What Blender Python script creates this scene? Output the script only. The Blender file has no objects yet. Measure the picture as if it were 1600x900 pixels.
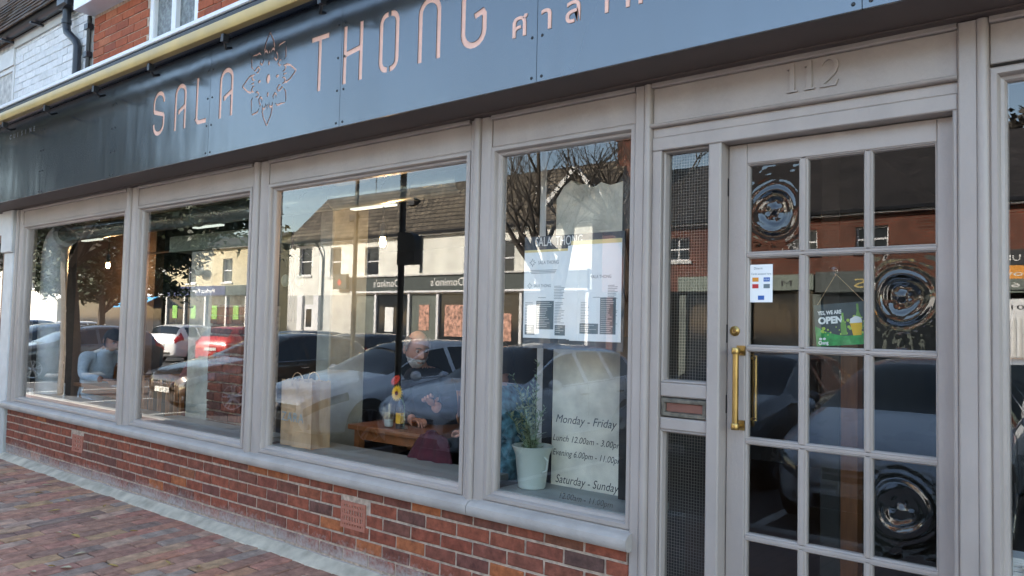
import bpy, bmesh, math, random
from mathutils import Vector, Matrix, Quaternion
from mathutils.geometry import delaunay_2d_cdt
random.seed(7)
C = bpy.context.scene.collection
S = bpy.context.scene

# ------------------------------------------------------------------ camera
cam_data = bpy.data.cameras.new("camera")
cam = bpy.data.objects.new("camera", cam_data); C.objects.link(cam)
R_ = Vector((0.7762087682, 0.6300624587, 0.0228308169))
U_ = Vector((0.0126556109, -0.0517754390, 0.9985785595))
F_ = Vector((-0.6303489379, 0.7748164957, 0.0481623751))
cam.matrix_world = Matrix(((R_.x, U_.x, -F_.x, 0.0), (R_.y, U_.y, -F_.y, -3.0), (R_.z, U_.z, -F_.z, 1.46), (0, 0, 0, 1)))
cam_data.sensor_width = 36.0
cam_data.lens = 36.0 * 1220.0 / 1600.0
cam_data.clip_start = 0.05; cam_data.clip_end = 1500
S.camera = cam

# ------------------------------------------------------------------ world, sun, exposure
SUN_EL = math.radians(27)
SUN_DIR = Vector((0.42, -0.86, 0)).normalized() * math.cos(SUN_EL) + Vector((0, 0, -math.sin(SUN_EL)))
world = bpy.data.worlds.new("World"); S.world = world; world.use_nodes = True
wn = world.node_tree; wn.nodes.clear()
wo = wn.nodes.new('ShaderNodeOutputWorld'); bg = wn.nodes.new('ShaderNodeBackground')
sky = wn.nodes.new('ShaderNodeTexSky'); sky.sky_type = 'NISHITA'; sky.sun_disc = False
sky.sun_elevation = SUN_EL; sky.sun_rotation = math.atan2(-SUN_DIR.x, -SUN_DIR.y)
sky.air_density = 1.0; sky.dust_density = 0.7; sky.ozone_density = 1.2
bg.inputs['Strength'].default_value = 0.14
hz_ = wn.nodes.new('ShaderNodeMix'); hz_.data_type = 'RGBA'; hz_.blend_type = 'MULTIPLY'; hz_.inputs['Factor'].default_value = 1.0; hz_.inputs['B'].default_value = (1.05, 0.96, 0.875, 1)   # camera balanced for open shade
wn.links.new(sky.outputs[0], hz_.inputs['A']); wn.links.new(hz_.outputs['Result'], bg.inputs[0]); wn.links.new(bg.outputs[0], wo.inputs[0])
sun_d = bpy.data.lights.new("sun", 'SUN'); sun = bpy.data.objects.new("sun", sun_d); C.objects.link(sun)
sun_d.energy = 4.6; sun_d.angle = math.radians(0.5); sun_d.color = (1.0, 0.93, 0.82)
sun.rotation_mode = 'QUATERNION'; sun.rotation_quaternion = SUN_DIR.to_track_quat('-Z', 'Y')
sun.location = (0, 10, 20)
S.view_settings.view_transform = 'Standard'; S.view_settings.look = 'None'
S.view_settings.exposure = 2.5; S.view_settings.gamma = 1.0
S.cycles.use_denoising = True
S.cycles.max_bounces = 8; S.cycles.transparent_max_bounces = 16; S.cycles.glossy_bounces = 4; S.cycles.diffuse_bounces = 4
S.cycles.sample_clamp_indirect = 6.0

# ------------------------------------------------------------------ materials
MATS = {}
def nt(name):
    m = bpy.data.materials.new(name); m.use_nodes = True
    t = m.node_tree; b = t.nodes['Principled BSDF']
    return m, t, b
def N(t, typ, **kw):
    n = t.nodes.new(typ)
    for k, v in kw.items():
        if k.startswith('i_'): n.inputs[k[2:]].default_value = v
        else: setattr(n, k, v)
    return n
def c4(c): return (c[0], c[1], c[2], 1.0)
def mat(name, col, rough=0.5, metal=0.0, var=0.15, scale=8.0, bump=0.0, bscale=60.0, coat=0.0, spec=0.5, emit=None, detail=4.0, stretch=None):
    m, t, b = nt(name)
    b.inputs['Roughness'].default_value = rough; b.inputs['Metallic'].default_value = metal
    b.inputs['Coat Weight'].default_value = coat; b.inputs['Coat Roughness'].default_value = 0.05
    b.inputs['Specular IOR Level'].default_value = spec
    tc = N(t, 'ShaderNodeTexCoord')
    vec = tc.outputs['Object']
    if stretch:
        mp = N(t, 'ShaderNodeMapping'); mp.inputs['Scale'].default_value = stretch
        t.links.new(vec, mp.inputs[0]); vec = mp.outputs[0]
    if var > 0:
        nz = N(t, 'ShaderNodeTexNoise'); nz.inputs['Scale'].default_value = scale; nz.inputs['Detail'].default_value = detail
        t.links.new(vec, nz.inputs['Vector'])
        rp = N(t, 'ShaderNodeValToRGB')
        rp.color_ramp.elements[0].position = 0.3; rp.color_ramp.elements[1].position = 0.72
        rp.color_ramp.elements[0].color = c4([x * (1 - var) for x in col]); rp.color_ramp.elements[1].color = c4([min(1, x * (1 + var)) for x in col])
        t.links.new(nz.outputs['Fac'], rp.inputs[0]); t.links.new(rp.outputs[0], b.inputs['Base Color'])
        mr = N(t, 'ShaderNodeMapRange'); mr.inputs['To Min'].default_value = max(0.02, rough - 0.12 * min(1, rough * 2)); mr.inputs['To Max'].default_value = min(1, rough + 0.12 * min(1, rough * 2))
        t.links.new(nz.outputs['Fac'], mr.inputs['Value']); t.links.new(mr.outputs[0], b.inputs['Roughness'])
    else:
        b.inputs['Base Color'].default_value = c4(col)
    if bump > 0:
        n2 = N(t, 'ShaderNodeTexNoise'); n2.inputs['Scale'].default_value = bscale; n2.inputs['Detail'].default_value = 5
        t.links.new(vec, n2.inputs['Vector'])
        bp = N(t, 'ShaderNodeBump'); bp.inputs['Strength'].default_value = bump; bp.inputs['Distance'].default_value = 0.01
        t.links.new(n2.outputs['Fac'], bp.inputs['Height']); t.links.new(bp.outputs[0], b.inputs['Normal'])
    if emit:
        b.inputs['Emission Color'].default_value = c4(emit[0]); b.inputs['Emission Strength'].default_value = emit[1]
    MATS[name] = m
    return m
def ramp_mat(name, stops, rough=0.85, noise_scale=25.0, bump=0.5, white_below=None, bscale=90.0, dirt=0.35):
    """per-object colour from Object Info random, plus grain; optional salt bloom near the ground"""
    m, t, b = nt(name); b.inputs['Roughness'].default_value = rough; b.inputs['Specular IOR Level'].default_value = 0.25
    oi = N(t, 'ShaderNodeObjectInfo'); rp = N(t, 'ShaderNodeValToRGB')
    el = rp.color_ramp.elements
    while len(el) < len(stops): el.new(0.5)
    for e, (p, c) in zip(el, stops): e.position = p; e.color = c4(c)
    t.links.new(oi.outputs['Random'], rp.inputs[0])
    tc = N(t, 'ShaderNodeTexCoord'); ge = N(t, 'ShaderNodeNewGeometry')
    nz = N(t, 'ShaderNodeTexNoise'); nz.inputs['Scale'].default_value = noise_scale; nz.inputs['Detail'].default_value = 6; nz.inputs['Roughness'].default_value = 0.65
    t.links.new(ge.outputs['Position'], nz.inputs['Vector'])
    mr = N(t, 'ShaderNodeMapRange'); mr.inputs['From Min'].default_value = 0.3; mr.inputs['From Max'].default_value = 0.7
    mr.inputs['To Min'].default_value = 1 - dirt; mr.inputs['To Max'].default_value = 1 + dirt * 0.7
    t.links.new(nz.outputs['Fac'], mr.inputs['Value'])
    mx = N(t, 'ShaderNodeVectorMath', operation='SCALE')
    t.links.new(rp.outputs[0], mx.inputs[0]); t.links.new(mr.outputs[0], mx.inputs['Scale'])
    out = mx.outputs[0]
    if white_below is not None:
        sx = N(t, 'ShaderNodeSeparateXYZ'); t.links.new(ge.outputs['Position'], sx.inputs[0])
        n3 = N(t, 'ShaderNodeTexNoise'); n3.inputs['Scale'].default_value = 3.5; n3.inputs['Detail'].default_value = 8; n3.inputs['Roughness'].default_value = 0.75
        t.links.new(ge.outputs['Position'], n3.inputs['Vector'])
        n4 = N(t, 'ShaderNodeTexNoise'); n4.inputs['Scale'].default_value = 45; n4.inputs['Detail'].default_value = 4
        t.links.new(ge.outputs['Position'], n4.inputs['Vector'])
        a1 = N(t, 'ShaderNodeMath', operation='MULTIPLY_ADD'); a1.inputs[1].default_value = 0.22; a1.inputs[2].default_value = -0.11
        t.links.new(n3.outputs['Fac'], a1.inputs[0])
        a4 = N(t, 'ShaderNodeMath', operation='MULTIPLY_ADD'); a4.inputs[1].default_value = 0.16; t.links.new(n4.outputs['Fac'], a4.inputs[0]); t.links.new(a1.outputs[0], a4.inputs[2])
        a2 = N(t, 'ShaderNodeMath', operation='ADD'); t.links.new(sx.outputs[2], a2.inputs[0]); t.links.new(a4.outputs[0], a2.inputs[1])
        m2 = N(t, 'ShaderNodeMapRange'); m2.inputs['From Min'].default_value = white_below + 0.12; m2.inputs['From Max'].default_value = white_below + 0.01
        m2.inputs['To Min'].default_value = 0.0; m2.inputs['To Max'].default_value = 0.75
        t.links.new(a2.outputs[0], m2.inputs['Value'])
        mm = N(t, 'ShaderNodeMix', data_type='RGBA'); mm.inputs['B'].default_value = (0.47, 0.44, 0.40, 1)
        t.links.new(m2.outputs[0], mm.inputs['Factor']); t.links.new(out, mm.inputs['A']); out = mm.outputs['Result']
    t.links.new(out, b.inputs['Base Color'])
    n2 = N(t, 'ShaderNodeTexNoise'); n2.inputs['Scale'].default_value = bscale; n2.inputs['Detail'].default_value = 6
    t.links.new(ge.outputs['Position'], n2.inputs['Vector'])
    bp = N(t, 'ShaderNodeBump'); bp.inputs['Strength'].default_value = bump; bp.inputs['Distance'].default_value = 0.006
    t.links.new(n2.outputs['Fac'], bp.inputs['Height']); t.links.new(bp.outputs[0], b.inputs['Normal'])
    MATS[name] = m
    return m
def glass_mat(name, gain=1.9, tint=(1, 1, 1), wave=0.0, wscale=2.0, rough=0.0):
    """one thin pane: the outer face mirrors (Fresnel, both faces summed), the inner face only lets light through"""
    m = bpy.data.materials.new(name); m.use_nodes = True; t = m.node_tree; t.nodes.clear()
    o = N(t, 'ShaderNodeOutputMaterial'); mix = N(t, 'ShaderNodeMixShader')
    tr = N(t, 'ShaderNodeBsdfTransparent'); tr.inputs[0].default_value = c4(tint)
    gl = N(t, 'ShaderNodeBsdfGlossy'); gl.inputs['Roughness'].default_value = rough
    fr = N(t, 'ShaderNodeFresnel'); fr.inputs['IOR'].default_value = 1.52
    ge = N(t, 'ShaderNodeNewGeometry')
    inv = N(t, 'ShaderNodeMath', operation='SUBTRACT'); inv.inputs[0].default_value = 1.0
    t.links.new(ge.outputs['Backfacing'], inv.inputs[1])
    mu = N(t, 'ShaderNodeMath', operation='MULTIPLY'); mu.inputs[1].default_value = gain; t.links.new(fr.outputs[0], mu.inputs[0])
    m2 = N(t, 'ShaderNodeMath', operation='MULTIPLY', use_clamp=True); t.links.new(mu.outputs[0], m2.inputs[0]); t.links.new(inv.outputs[0], m2.inputs[1])
    t.links.new(m2.outputs[0], mix.inputs[0]); t.links.new(tr.outputs[0], mix.inputs[1]); t.links.new(gl.outputs[0], mix.inputs[2])
    if wave > 0:
        nz = N(t, 'ShaderNodeTexNoise'); nz.inputs['Scale'].default_value = wscale; nz.inputs['Detail'].default_value = 1
        t.links.new(ge.outputs['Position'], nz.inputs['Vector'])
        bp = N(t, 'ShaderNodeBump'); bp.inputs['Strength'].default_value = wave; bp.inputs['Distance'].default_value = 0.01
        t.links.new(nz.outputs['Fac'], bp.inputs['Height'])
        t.links.new(bp.outputs[0], gl.inputs['Normal'])
    t.links.new(mix.outputs[0], o.inputs[0])
    MATS[name] = m
    return m
def brick_mat(name, c1, c2, mortar, bw=0.225, bh=0.075, ms=0.012, axis='XZ', rough=0.9, bump=0.6):
    m, t, b = nt(name); b.inputs['Roughness'].default_value = rough
    ge = N(t, 'ShaderNodeNewGeometry'); sx = N(t, 'ShaderNodeSeparateXYZ'); cx = N(t, 'ShaderNodeCombineXYZ')
    t.links.new(ge.outputs['Position'], sx.inputs[0])
    for k, a in enumerate(axis): t.links.new(sx.outputs['XYZ'.index(a)], cx.inputs[k])
    br = N(t, 'ShaderNodeTexBrick'); br.inputs['Scale'].default_value = 1.0
    br.inputs['Brick Width'].default_value = bw; br.inputs['Row Height'].default_value = bh; br.inputs['Mortar Size'].default_value = ms
    br.inputs['Color1'].default_value = c4(c1); br.inputs['Color2'].default_value = c4(c2); br.inputs['Mortar'].default_value = c4(mortar)
    t.links.new(cx.outputs[0], br.inputs['Vector'])
    nz = N(t, 'ShaderNodeTexNoise'); nz.inputs['Scale'].default_value = 1.3; nz.inputs['Detail'].default_value = 10; nz.inputs['Roughness'].default_value = 0.72
    t.links.new(ge.outputs['Position'], nz.inputs['Vector'])
    mr = N(t, 'ShaderNodeMapRange'); mr.inputs['From Min'].default_value = 0.3; mr.inputs['From Max'].default_value = 0.7; mr.inputs['To Min'].default_value = 0.5; mr.inputs['To Max'].default_value = 1.5; t.links.new(nz.outputs['Fac'], mr.inputs['Value'])
    sc = N(t, 'ShaderNodeVectorMath', operation='SCALE'); t.links.new(br.outputs['Color'], sc.inputs[0]); t.links.new(mr.outputs[0], sc.inputs['Scale'])
    t.links.new(sc.outputs[0], b.inputs['Base Color'])
    bp = N(t, 'ShaderNodeBump'); bp.inputs['Strength'].default_value = bump; bp.inputs['Distance'].default_value = 0.01; bp.invert = True
    t.links.new(br.outputs['Fac'], bp.inputs['Height']); t.links.new(bp.outputs[0], b.inputs['Normal'])
    MATS[name] = m
    return m

paint = mat('frame_paint', (0.395, 0.338, 0.298), 0.40, var=0.10, scale=5, bump=0.22, bscale=70, coat=0.1, detail=9, stretch=(1, 1, .45))
sillp = mat('sill_paint', (0.42, 0.375, 0.335), 0.48, var=0.14, scale=7, bump=0.25, bscale=70, detail=9, coat=0.0, spec=0.3)
soffit_m = mat('soffit_paint', (0.12, 0.085, 0.07), 0.6, var=0.15)
brick_red = ramp_mat('riser_brick', [(0, (0.246, 0.069, 0.042)), (0.22, (0.311, 0.092, 0.052)), (0.40, (0.176, 0.067, 0.051)), (0.55, (0.301, 0.090, 0.051)), (0.68, (0.165, 0.073, 0.056)), (0.80, (0.271, 0.084, 0.048)), (0.90, (0.116, 0.067, 0.057)), (0.95, (0.402, 0.128, 0.049)), (1, (0.226, 0.071, 0.049))], white_below=0.135, dirt=0.5, noise_scale=18)
mortar = mat('mortar', (0.47, 0.36, 0.275), 0.95, var=0.35, scale=30, bump=0.6, bscale=120)
upbrick = ramp_mat('upper_brick', [(0, (0.33, 0.088, 0.043)), (0.5, (0.40, 0.115, 0.055)), (0.85, (0.27, 0.08, 0.048)), (1, (0.43, 0.15, 0.075))], dirt=0.25)
whitebrick = ramp_mat('whitewashed_brick', [(0, (0.66, 0.66, 0.65)), (0.6, (0.74, 0.74, 0.73)), (1, (0.60, 0.60, 0.58))], dirt=0.16, rough=0.7, bscale=40)
whitemort = mat('whitewashed_mortar', (0.50, 0.49, 0.46), 0.85, var=0.3, scale=14, bump=0.5)
fillet_m = mat('cement_fillet', (0.54, 0.475, 0.365), 0.9, var=0.26, spec=0.15, detail=9, scale=10, bump=0.35, bscale=40)
paver_m = ramp_mat('clay_paver', [(0, (0.465, 0.241, 0.157)), (0.16, (0.351, 0.195, 0.139)), (0.3, (0.501, 0.233, 0.150)), (0.42, (0.465, 0.286, 0.153)), (0.52, (0.537, 0.327, 0.227)), (0.64, (0.386, 0.286, 0.223)), (0.76, (0.271, 0.167, 0.126)), (0.88, (0.484, 0.213, 0.147)), (1, (0.484, 0.331, 0.230))], dirt=0.45, noise_scale=14)
pave_base = brick_mat('paving_beyond', (0.24, 0.15, 0.13), (0.17, 0.13, 0.125), (0.05, 0.045, 0.04), 0.205, 0.105, 0.006, 'YX', 0.85)
pave_bed = mat('paving_bed', (0.035, 0.03, 0.026), 0.95, var=0.4, scale=40)
sign_m = None
def make_sign():
    m, t, b = nt('sign_metal')
    b.inputs['Base Color'].default_value = (0.150, 0.165, 0.178, 1); b.inputs['Metallic'].default_value = 0.72; b.inputs['Roughness'].default_value = 0.18
    ge = N(t, 'ShaderNodeNewGeometry'); oi = N(t, 'ShaderNodeObjectInfo')
    mo = N(t, 'ShaderNodeMath', operation='MULTIPLY'); mo.inputs[1].default_value = 37.0; t.links.new(oi.outputs['Random'], mo.inputs[0])
    va = N(t, 'ShaderNodeVectorMath', operation='ADD'); t.links.new(ge.outputs['Position'], va.inputs[0]); t.links.new(mo.outputs[0], va.inputs[1])
    mp = N(t, 'ShaderNodeMapping'); mp.inputs['Scale'].default_value = (1.6, 1.0, 0.5); t.links.new(va.outputs[0], mp.inputs[0])
    nz = N(t, 'ShaderNodeTexNoise'); nz.inputs['Scale'].default_value = 1.7; nz.inputs['Detail'].default_value = 2; t.links.new(mp.outputs[0], nz.inputs['Vector'])
    bp = N(t, 'ShaderNodeBump'); bp.inputs['Strength'].default_value = 0.34; bp.inputs['Distance'].default_value = 0.02
    t.links.new(nz.outputs['Fac'], bp.inputs['Height']); t.links.new(bp.outputs[0], b.inputs['Normal'])
    n2 = N(t, 'ShaderNodeTexNoise'); n2.inputs['Scale'].default_value = 3; n2.inputs['Detail'].default_value = 8; m3 = N(t, 'ShaderNodeMapping'); m3.inputs['Scale'].default_value = (6, 1, .8); t.links.new(ge.outputs['Position'], m3.inputs[0]); t.links.new(m3.outputs[0], n2.inputs['Vector'])
    mr = N(t, 'ShaderNodeMapRange'); mr.inputs['To Min'].default_value = 0.12; mr.inputs['To Max'].default_value = 0.26; t.links.new(n2.outputs['Fac'], mr.inputs['Value']); t.links.new(mr.outputs[0], b.inputs['Roughness'])
    return m
sign_m = make_sign()
copper = mat('letter_backing', (0.84, 0.49, 0.37), 0.42, metal=0.15, var=0.07, scale=18)
black_m = mat('black_plastic', (0.012, 0.012, 0.013), 0.45, var=0.2)
gold_bar = mat('gold_bar', (0.52, 0.365, 0.125), 0.45, metal=0.0, var=0.16, scale=5, detail=9, bump=0.12, bscale=8)
white_pvc = mat('white_pvc', (0.78, 0.78, 0.78), 0.35, var=0.05)
navy_m = mat('navy_cassette', (0.045, 0.055, 0.075), 0.35, var=0.15)
gutter_m = mat('gutter_plastic', (0.018, 0.02, 0.026), 0.38, var=0.2)
tile_m = ramp_mat('roof_tile', [(0, (0.085, 0.052, 0.034)), (0.4, (0.13, 0.08, 0.048)), (0.7, (0.06, 0.048, 0.042)), (1, (0.13, 0.095, 0.065))], dirt=0.5, noise_scale=20)
brass = mat('brass', (0.42, 0.28, 0.10), 0.34, metal=1.0, var=0.15, scale=20)
oldmetal = mat('worn_metal', (0.20, 0.185, 0.15), 0.5, metal=0.7, var=0.5, scale=30)
hinge_m = mat('dark_steel', (0.05, 0.048, 0.045), 0.5, metal=0.6, var=0.3)
flap_m = mat('letter_flap', (0.20, 0.085, 0.06), 0.4, var=0.2)
wire_m = mat('wire', (0.30, 0.28, 0.25), 0.45, metal=0.6, var=0.1)
pane_m = glass_mat('window_glass', 2.6, (0.985, 0.99, 0.985), 0.007, 0.8)
door_glass = glass_mat('door_glass', 2.1, (0.95, 0.96, 0.95), 0.02, 3.0)
bull_glass = glass_mat('bullseye_glass', 1.9, (0.62, 0.66, 0.65), 0.10, 22.0)
clear_glass = glass_mat('clear_glass', 1.9, (0.97, 0.98, 0.97))
obs_glass = mat('obscured_glass', (0.16, 0.18, 0.18), 0.18, var=0.5, scale=30, bump=0.8, bscale=60)
dark_glass = mat('far_window_glass', (0.03, 0.035, 0.04), 0.06, var=0.3, scale=2)
lintel_m = mat('painted_timber', (0.62, 0.61, 0.58), 0.5, var=0.1)
# interior
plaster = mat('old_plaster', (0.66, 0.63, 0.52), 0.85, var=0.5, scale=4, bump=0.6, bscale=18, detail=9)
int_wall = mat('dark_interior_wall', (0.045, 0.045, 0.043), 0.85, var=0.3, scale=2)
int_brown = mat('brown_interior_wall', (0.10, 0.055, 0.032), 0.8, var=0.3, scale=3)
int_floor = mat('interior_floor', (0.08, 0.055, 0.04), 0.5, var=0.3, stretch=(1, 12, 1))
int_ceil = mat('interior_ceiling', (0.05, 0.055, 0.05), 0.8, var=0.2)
duct_m = mat('daylit_duct', (0.86, 0.92, 0.88), 0.35, metal=0.0, var=0.15, scale=10)  # bright copy of the duct metal, daylight near the glass put into its colour
beam_m = mat('green_beam', (0.20, 0.24, 0.18), 0.7, var=0.15)
board_m = mat('window_board', (0.24, 0.27, 0.26), 0.45, var=0.15)
table_m = mat('table_wood', (0.24, 0.085, 0.028), 0.35, var=0.25, stretch=(2, 14, 4), scale=6)
chair_m = mat('chair_wood', (0.40, 0.17, 0.06), 0.4, var=0.25, stretch=(10, 10, 2), scale=6)
post_m = mat('brown_post', (0.16, 0.062, 0.022), 0.5, var=0.2, stretch=(10, 10, 1))
kraft = mat('kraft_paper', (0.50, 0.33, 0.185), 0.75, var=0.14, scale=6, bump=0.9, bscale=9)
kraft_print = mat('blue_grey_print', (0.20, 0.30, 0.34), 0.8, var=0.1)
amber = mat('brown_bottle', (0.02, 0.014, 0.01), 0.08, var=0.1, coat=0.6)
yel_label = mat('yellow_label', (0.75, 0.42, 0.03), 0.5, var=0.1)
petal_y = mat('yellow_petal', (0.85, 0.50, 0.02), 0.6, var=0.15)
petal_r = mat('red_petal', (0.65, 0.05, 0.02), 0.6, var=0.15)
eye_r = mat('flower_eye', (0.12, 0.02, 0.01), 0.8, var=0.2)
stem_m = mat('plant_stem', (0.10, 0.16, 0.05), 0.6, var=0.3)
sage = mat('sage_leaf', (0.31, 0.39, 0.25), 0.65, var=0.35, scale=20)
enamel = mat('pale_green_enamel', (0.47, 0.53, 0.47), 0.3, var=0.05, coat=0.3)
paper = mat('white_paper', (0.88, 0.88, 0.85), 0.6, var=0.03)
papery = mat('yellowed_paper_edge', (0.78, 0.62, 0.30), 0.6, var=0.1)
menu_grey = mat('menu_grey_print', (0.16, 0.20, 0.21), 0.7, var=0.1)
menu_ink = mat('menu_ink', (0.22, 0.24, 0.25), 0.7, var=0)
ink = mat('black_vinyl', (0.015, 0.015, 0.018), 0.5, var=0)
chalkboard = mat('dark_menu_board', (0.075, 0.085, 0.095), 0.5, var=0.1)
cafe_white = mat('off_white_lettering', (0.75, 0.74, 0.70), 0.5, var=0)
skin = mat('skin', (0.50, 0.25, 0.17), 0.5, var=0.12, scale=14)
hair_g = mat('grey_hair', (0.20, 0.17, 0.14), 0.8, var=0.4, scale=60, bump=0.6)
beard_w = mat('white_beard', (0.55, 0.52, 0.48), 0.85, var=0.3, scale=80, bump=0.8)
hair_d = mat('dark_hair', (0.025, 0.018, 0.014), 0.6, var=0.4, scale=50, bump=0.5)
cloth_k = mat('black_cloth', (0.012, 0.012, 0.016), 0.85, var=0.3, scale=20, bump=0.3)
cloth_m = mat('maroon_cloth', (0.075, 0.012, 0.022), 0.85, var=0.3, scale=14, bump=0.4)
cloth_b = mat('pale_blue_knit', (0.55, 0.66, 0.76), 0.9, var=0.12, scale=16, bump=0.5)
cloth_r = mat('dark_red_cloth', (0.18, 0.035, 0.04), 0.9, var=0.2, scale=10)
cloth_f = mat('blue_green_print', (0.10, 0.24, 0.30), 0.9, var=0.8, scale=22, detail=2)
trouser = mat('dark_trouser', (0.02, 0.022, 0.03), 0.9, var=0.2)
eye_w = mat('eye_white', (0.40, 0.33, 0.28), 0.3, var=0); 
bulb_m = mat('lit_filament', (1, 0.6, 0.3), 0.5, var=0, emit=((1.0, 0.62, 0.28), 45.0))
strip_m = mat('lit_strip', (0.9, 0.9, 0.85), 0.5, var=0, emit=((0.85, 0.95, 0.85), 0.22))
spot_m = mat('lit_spot', (1, 0.9, 0.7), 0.5, var=0, emit=((1.0, 0.82, 0.55), 5.0))
green_m = mat('poster_green', (0.03, 0.30, 0.07), 0.5, var=0.4, scale=40)
slate = mat('sign_slate', (0.055, 0.075, 0.08), 0.5, var=0.15, scale=30)
beer = mat('beer_gold', (0.80, 0.48, 0.02), 0.4, var=0.1)
lime = mat('lime_spots', (0.45, 0.60, 0.10), 0.5, var=0.3)
red_print = mat('red_print', (0.55, 0.03, 0.03), 0.5, var=0)
orange_print = mat('orange_print', (0.75, 0.30, 0.03), 0.5, var=0)
blue_print = mat('blue_print', (0.03, 0.12, 0.40), 0.5, var=0)
white_cup = mat('white_china', (0.72, 0.74, 0.76), 0.2, var=0.03, coat=0.3)
therm_m = mat('thermostat_white', (0.62, 0.64, 0.60), 0.4, var=0.05)
leaf_dry = mat('dry_leaf', (0.42, 0.27, 0.08), 0.8, var=0.35, scale=40)
leaf_pale = mat('pale_dry_leaf', (0.52, 0.44, 0.28), 0.8, var=0.25, scale=40)
# street
asphalt = mat('asphalt', (0.05, 0.05, 0.052), 0.9, var=0.25, scale=4, bump=0.4, bscale=90)
kerb_m = mat('kerb_stone', (0.28, 0.27, 0.25), 0.85, var=0.15)
cream = mat('cream_render', (0.78, 0.765, 0.685), 0.85, var=0.14, scale=1.5, bump=0.15, bscale=12)
cream2 = mat('buff_render', (0.47, 0.41, 0.27), 0.85, var=0.08, scale=1.5)
whiter = mat('white_render', (0.50, 0.49, 0.45), 0.85, var=0.08, scale=1.2)
slate_roof = brick_mat('weathered_tiles', (0.17, 0.14, 0.10), (0.085, 0.07, 0.052), (0.025, 0.02, 0.016), 0.30, 0.19, 0.022, 'XZ', 0.9, 0.8)
dark_roof = brick_mat('dark_tiles', (0.034, 0.028, 0.027), (0.024, 0.02, 0.02), (0.015, 0.013, 0.012), 0.17, 0.11, 0.01, 'XZ', 0.9, 0.8)
redbrick_far = brick_mat('far_red_brick', (0.17, 0.045, 0.024), (0.12, 0.034, 0.02), (0.14, 0.09, 0.065))
grey_fascia = mat('dark_green_grey_fascia', (0.055, 0.07, 0.066), 0.5, var=0.1)
shop_grey = mat('shopfront_grey', (0.13, 0.15, 0.13), 0.6, var=0.2, scale=1.5)
navy_fascia = mat('navy_fascia', (0.02, 0.03, 0.10), 0.5, var=0.1)
fas_green = mat('pale_green_fascia', (0.20, 0.24, 0.20), 0.5, var=0.1)
gold_txt = mat('gold_lettering', (0.55, 0.42, 0.14), 0.5, var=0)
poster_g = mat('lime_poster', (0.20, 0.40, 0.09), 0.5, var=0.3, scale=12)
poster_c = mat('food_poster', (0.55, 0.30, 0.22), 0.5, var=0.8, scale=9)
awn_blue = mat('blue_awning', (0.05, 0.30, 0.55), 0.6, var=0.3, scale=5)
bark = mat('bark', (0.075, 0.062, 0.05), 0.9, var=0.35, scale=14, bump=0.8, bscale=30)
leaf_e = mat('evergreen_leaf', (0.022, 0.036, 0.013), 0.6, var=0.5, scale=3)
tyre_m = mat('tyre', (0.015, 0.015, 0.016), 0.8, var=0.2)
rim_m = mat('alloy', (0.48, 0.49, 0.50), 0.3, metal=0.8, var=0.1)
car_glass = mat('car_glass', (0.012, 0.018, 0.022), 0.04, var=0, spec=0.8)
lamp_clear = mat('headlamp', (0.16, 0.17, 0.18), 0.08, metal=0.5, var=0.5, scale=14, coat=0.8)
lamp_red = mat('tail_lamp', (0.45, 0.015, 0.012), 0.12, var=0.2, coat=0.6)
chrome = mat('chrome', (0.65, 0.66, 0.68), 0.12, metal=1.0, var=0)
plate_w = mat('number_plate', (0.50, 0.50, 0.47), 0.4, var=0)
def car_paint(name, col, metal=0.35): return mat(name, col, 0.28, metal=metal, var=0.04, scale=2, coat=1.0)
paint_silver = car_paint('silver_blue_paint', (0.86, 0.89, 0.92), 0.12)
paint_white = car_paint('white_paint', (0.74, 0.74, 0.73), 0.0)
paint_navy = car_paint('navy_paint', (0.04, 0.06, 0.12))
paint_grey = car_paint('grey_paint', (0.09, 0.095, 0.10))
paint_red = car_paint('red_paint', (0.42, 0.018, 0.014), 0.1)
paint_black = car_paint('black_paint', (0.012, 0.012, 0.014), 0.1)
paint_bronze = car_paint('dark_bronze_paint', (0.035, 0.025, 0.018))
paint_blue = car_paint('pale_blue_paint', (0.68, 0.77, 0.87), 0.15)

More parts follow.
